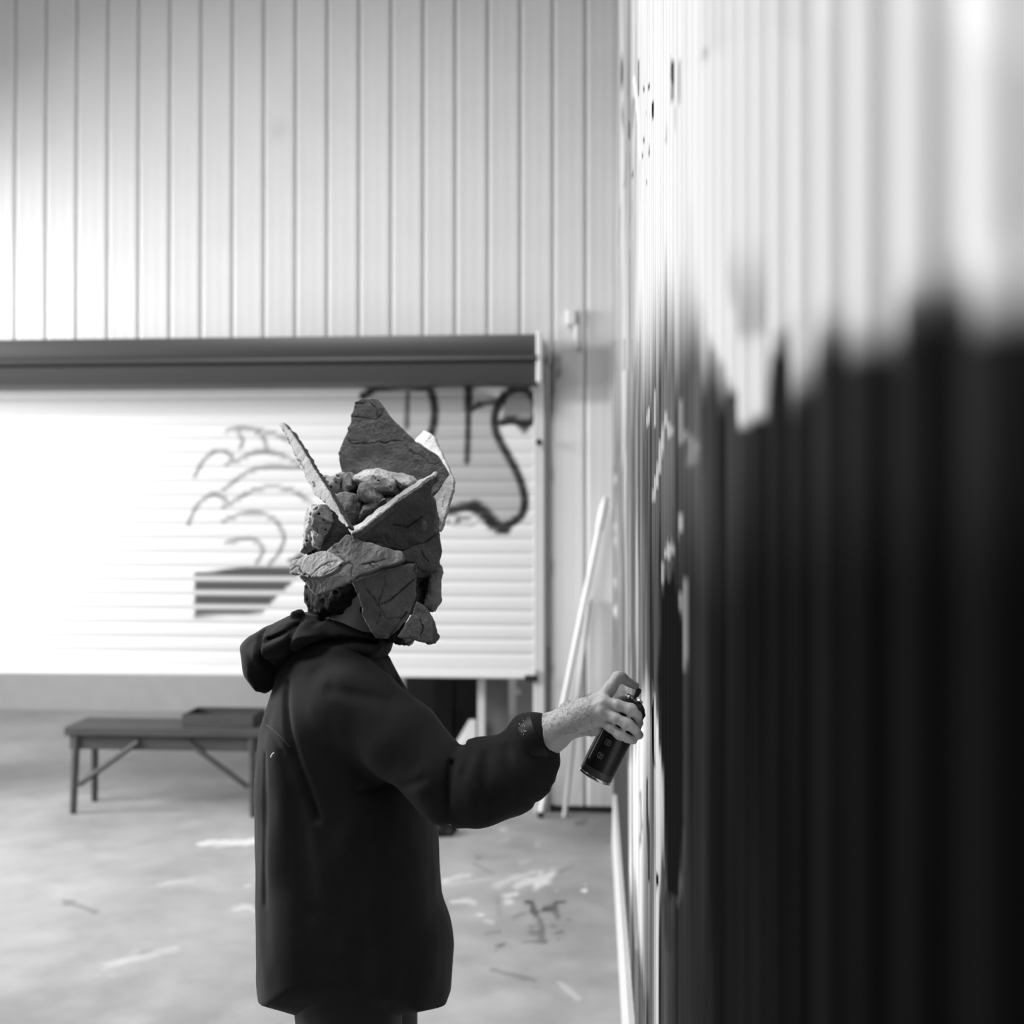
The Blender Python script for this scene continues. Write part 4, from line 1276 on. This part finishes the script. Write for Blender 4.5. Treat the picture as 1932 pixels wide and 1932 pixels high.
stone([(330, 1040), (370, 1020), (420, 1060), (430, 1110), (400, 1180), (340, 1160)], YT - .07, .045, .02, 25, tone=.44, cuts=1, pits=3)
stone([(275, 1130), (300, 1060), (330, 1020), (350, 1100), (350, 1190), (290, 1210), (272, 1190)], YT - .02, .06, .022, 26, tone=.44, cuts=1)
stone([(400, 1030), (470, 1015), (560, 1020), (560, 1070), (470, 1150), (420, 1180), (430, 1110)], YT - .035, .05, .022, 27, tone=.08, cuts=1, label='dark recessed stone')
stone([(575, 1010), (640, 1000), (660, 1030), (620, 1070), (580, 1060)], YT - .12, .02, .01, 28, tone=.4, cuts=3)

# ------------------------------------------------------------------ spray can
YC = 2.170
o0 = P(1121.5, 1466, YC)
tp = P(1121.5 + .452 * 100, 1466 - .892 * 100, YC)
axis = (tp - o0) / np.linalg.norm(tp - o0)
can = thing('spray_can', tuple(o0), 'black spray paint can held tilted in the right hand close to the side wall', 'spray can')
m = MB().lathe([(.020, .006), (.027, .002), (.0305, 0), (.0325, .0012), (.0328, .004), (.0318, .006)], o0, axis, 56)
child('bottom_rim', m.mesh('bottom_rim', True), M_tin, can)['label'] = 'bright metal rim'
m = MB().lathe([(.0316, .005), (.0319, .007), (.0319, .019), (.0316, .0195)], o0, axis, 56)
child('lower_band', m.mesh('lower_band', True), M_band, can)['label'] = 'dark grey band at the foot'
m = MB().lathe([(.0310, .018), (.0322, .0192), (.0322, .140), (.0318, .1415), (.0312, .142)], o0, axis, 64)
body = child('can_body', m.mesh('can_body', True), M_can, can)
m = MB().lathe([(.0305, .141), (.0328, .1425), (.0330, .145), (.0318, .147), (.0295, .150), (.0265, .1545), (.0215, .159), (.0175, .1615), (.0165, .162)], o0, axis, 56)
child('dome', m.mesh('dome', True), M_band, can)
m = MB().lathe([(.0150, .161), (.0172, .1618), (.0178, .1640), (.0165, .1660), (.0145, .1655), (.0135, .163), (.0060, .1625)], o0, axis, 44)
child('valve_cup', m.mesh('valve_cup', True), M_tin, can)['label'] = 'shiny metal valve cup'
m = MB().lathe([(.0028, .161), (.0028, .169), (.0050, .1695), (.0056, .171), (.0056, .1825), (.0046, .1845), (.002, .185)], o0, axis, 28)
noz = child('nozzle', m.mesh('nozzle', True), M_nozzle, can)
sd = np.cross(axis, (0, 1, 0)); sd /= np.linalg.norm(sd)
if sd[0] < 0: sd = -sd
c_ = o0 + axis * .1785
m = MB().tube([c_ + sd * .0050, c_ + sd * .0066], [.0018, .0015], 12)
child('jet', m.mesh('jet', True), M_white, noz)
# seam and reflection as painted stripes on the left, two small square badges
def on_can(ang, zz, r=.03235):
    return o0 + axis * zz + r * (math.sin(ang) * sd + math.cos(ang) * np.array([0, -1.0, 0]))
def ribbon(pts, w_ang, w_z, name, mt, rr=.03245):
    """closed outline strokes on the can surface, each a thin strip"""
    m = MB()
    for (a0, z0), (a1, z1) in pts:
        da, dz = (a1 - a0) * .0322, z1 - z0
        L_ = math.hypot(da, dz)
        nx, nz_ = -dz / L_ * w_z / 2, da / L_ * w_z / 2
        ns = max(2, int(L_ / .002))
        V, Fs = [], []
        for i in range(ns + 1):
            t_ = i / ns
            a_, z_ = a0 + (a1 - a0) * t_, z0 + dz * t_
            for sg in (-1, 1):
                for r_ in (rr - .0003, rr):
                    V.append(on_can(a_ + sg * nx / .0322, z_ + sg * nz_, r_))
        for i in range(ns):
            b = i * 4
            Fs += [(b + 1, b + 5, b + 7, b + 3), (b, b + 2, b + 6, b + 4), (b, b + 4, b + 5, b + 1), (b + 2, b + 3, b + 7, b + 6)]
        m.add(V, Fs)
    o = child(name, m.mesh(name), mt, can)
    return o
ribbon([((-.98, .030), (-.98, .136))], 0, .0030, 'seam_glint_stripe', M_white_thread)['label'] = 'bright vertical seam with painted reflection'
ribbon([((-1.36, .022), (-1.36, .136))], 0, .0018, 'seam_glint_stripe', M_sole)
def badge(ang, zz, s=.0046):
    q = s / .0322
    L_ = [((ang - q, zz - s), (ang + q, zz - s)), ((ang + q, zz - s), (ang + q, zz + s)), ((ang + q, zz + s), (ang - q, zz + s)), ((ang - q, zz + s), (ang - q, zz - s))]
    L_ += [((ang - q * .45, zz + s * .4), (ang + q * .35, zz + s * .4)), ((ang + q * .35, zz + s * .4), (ang + q * .35, zz - s * .1)), ((ang + q * .35, zz - s * .1), (ang - q * .2, zz - s * .1)), ((ang - q * .2, zz - s * .1), (ang + q * .1, zz - s * .6))]
    o = ribbon(L_, 0, .0011, 'badge', M_print)
    o['label'] = 'small grey square badge'
badge(-.36, .046)
badge(-.30, .074)
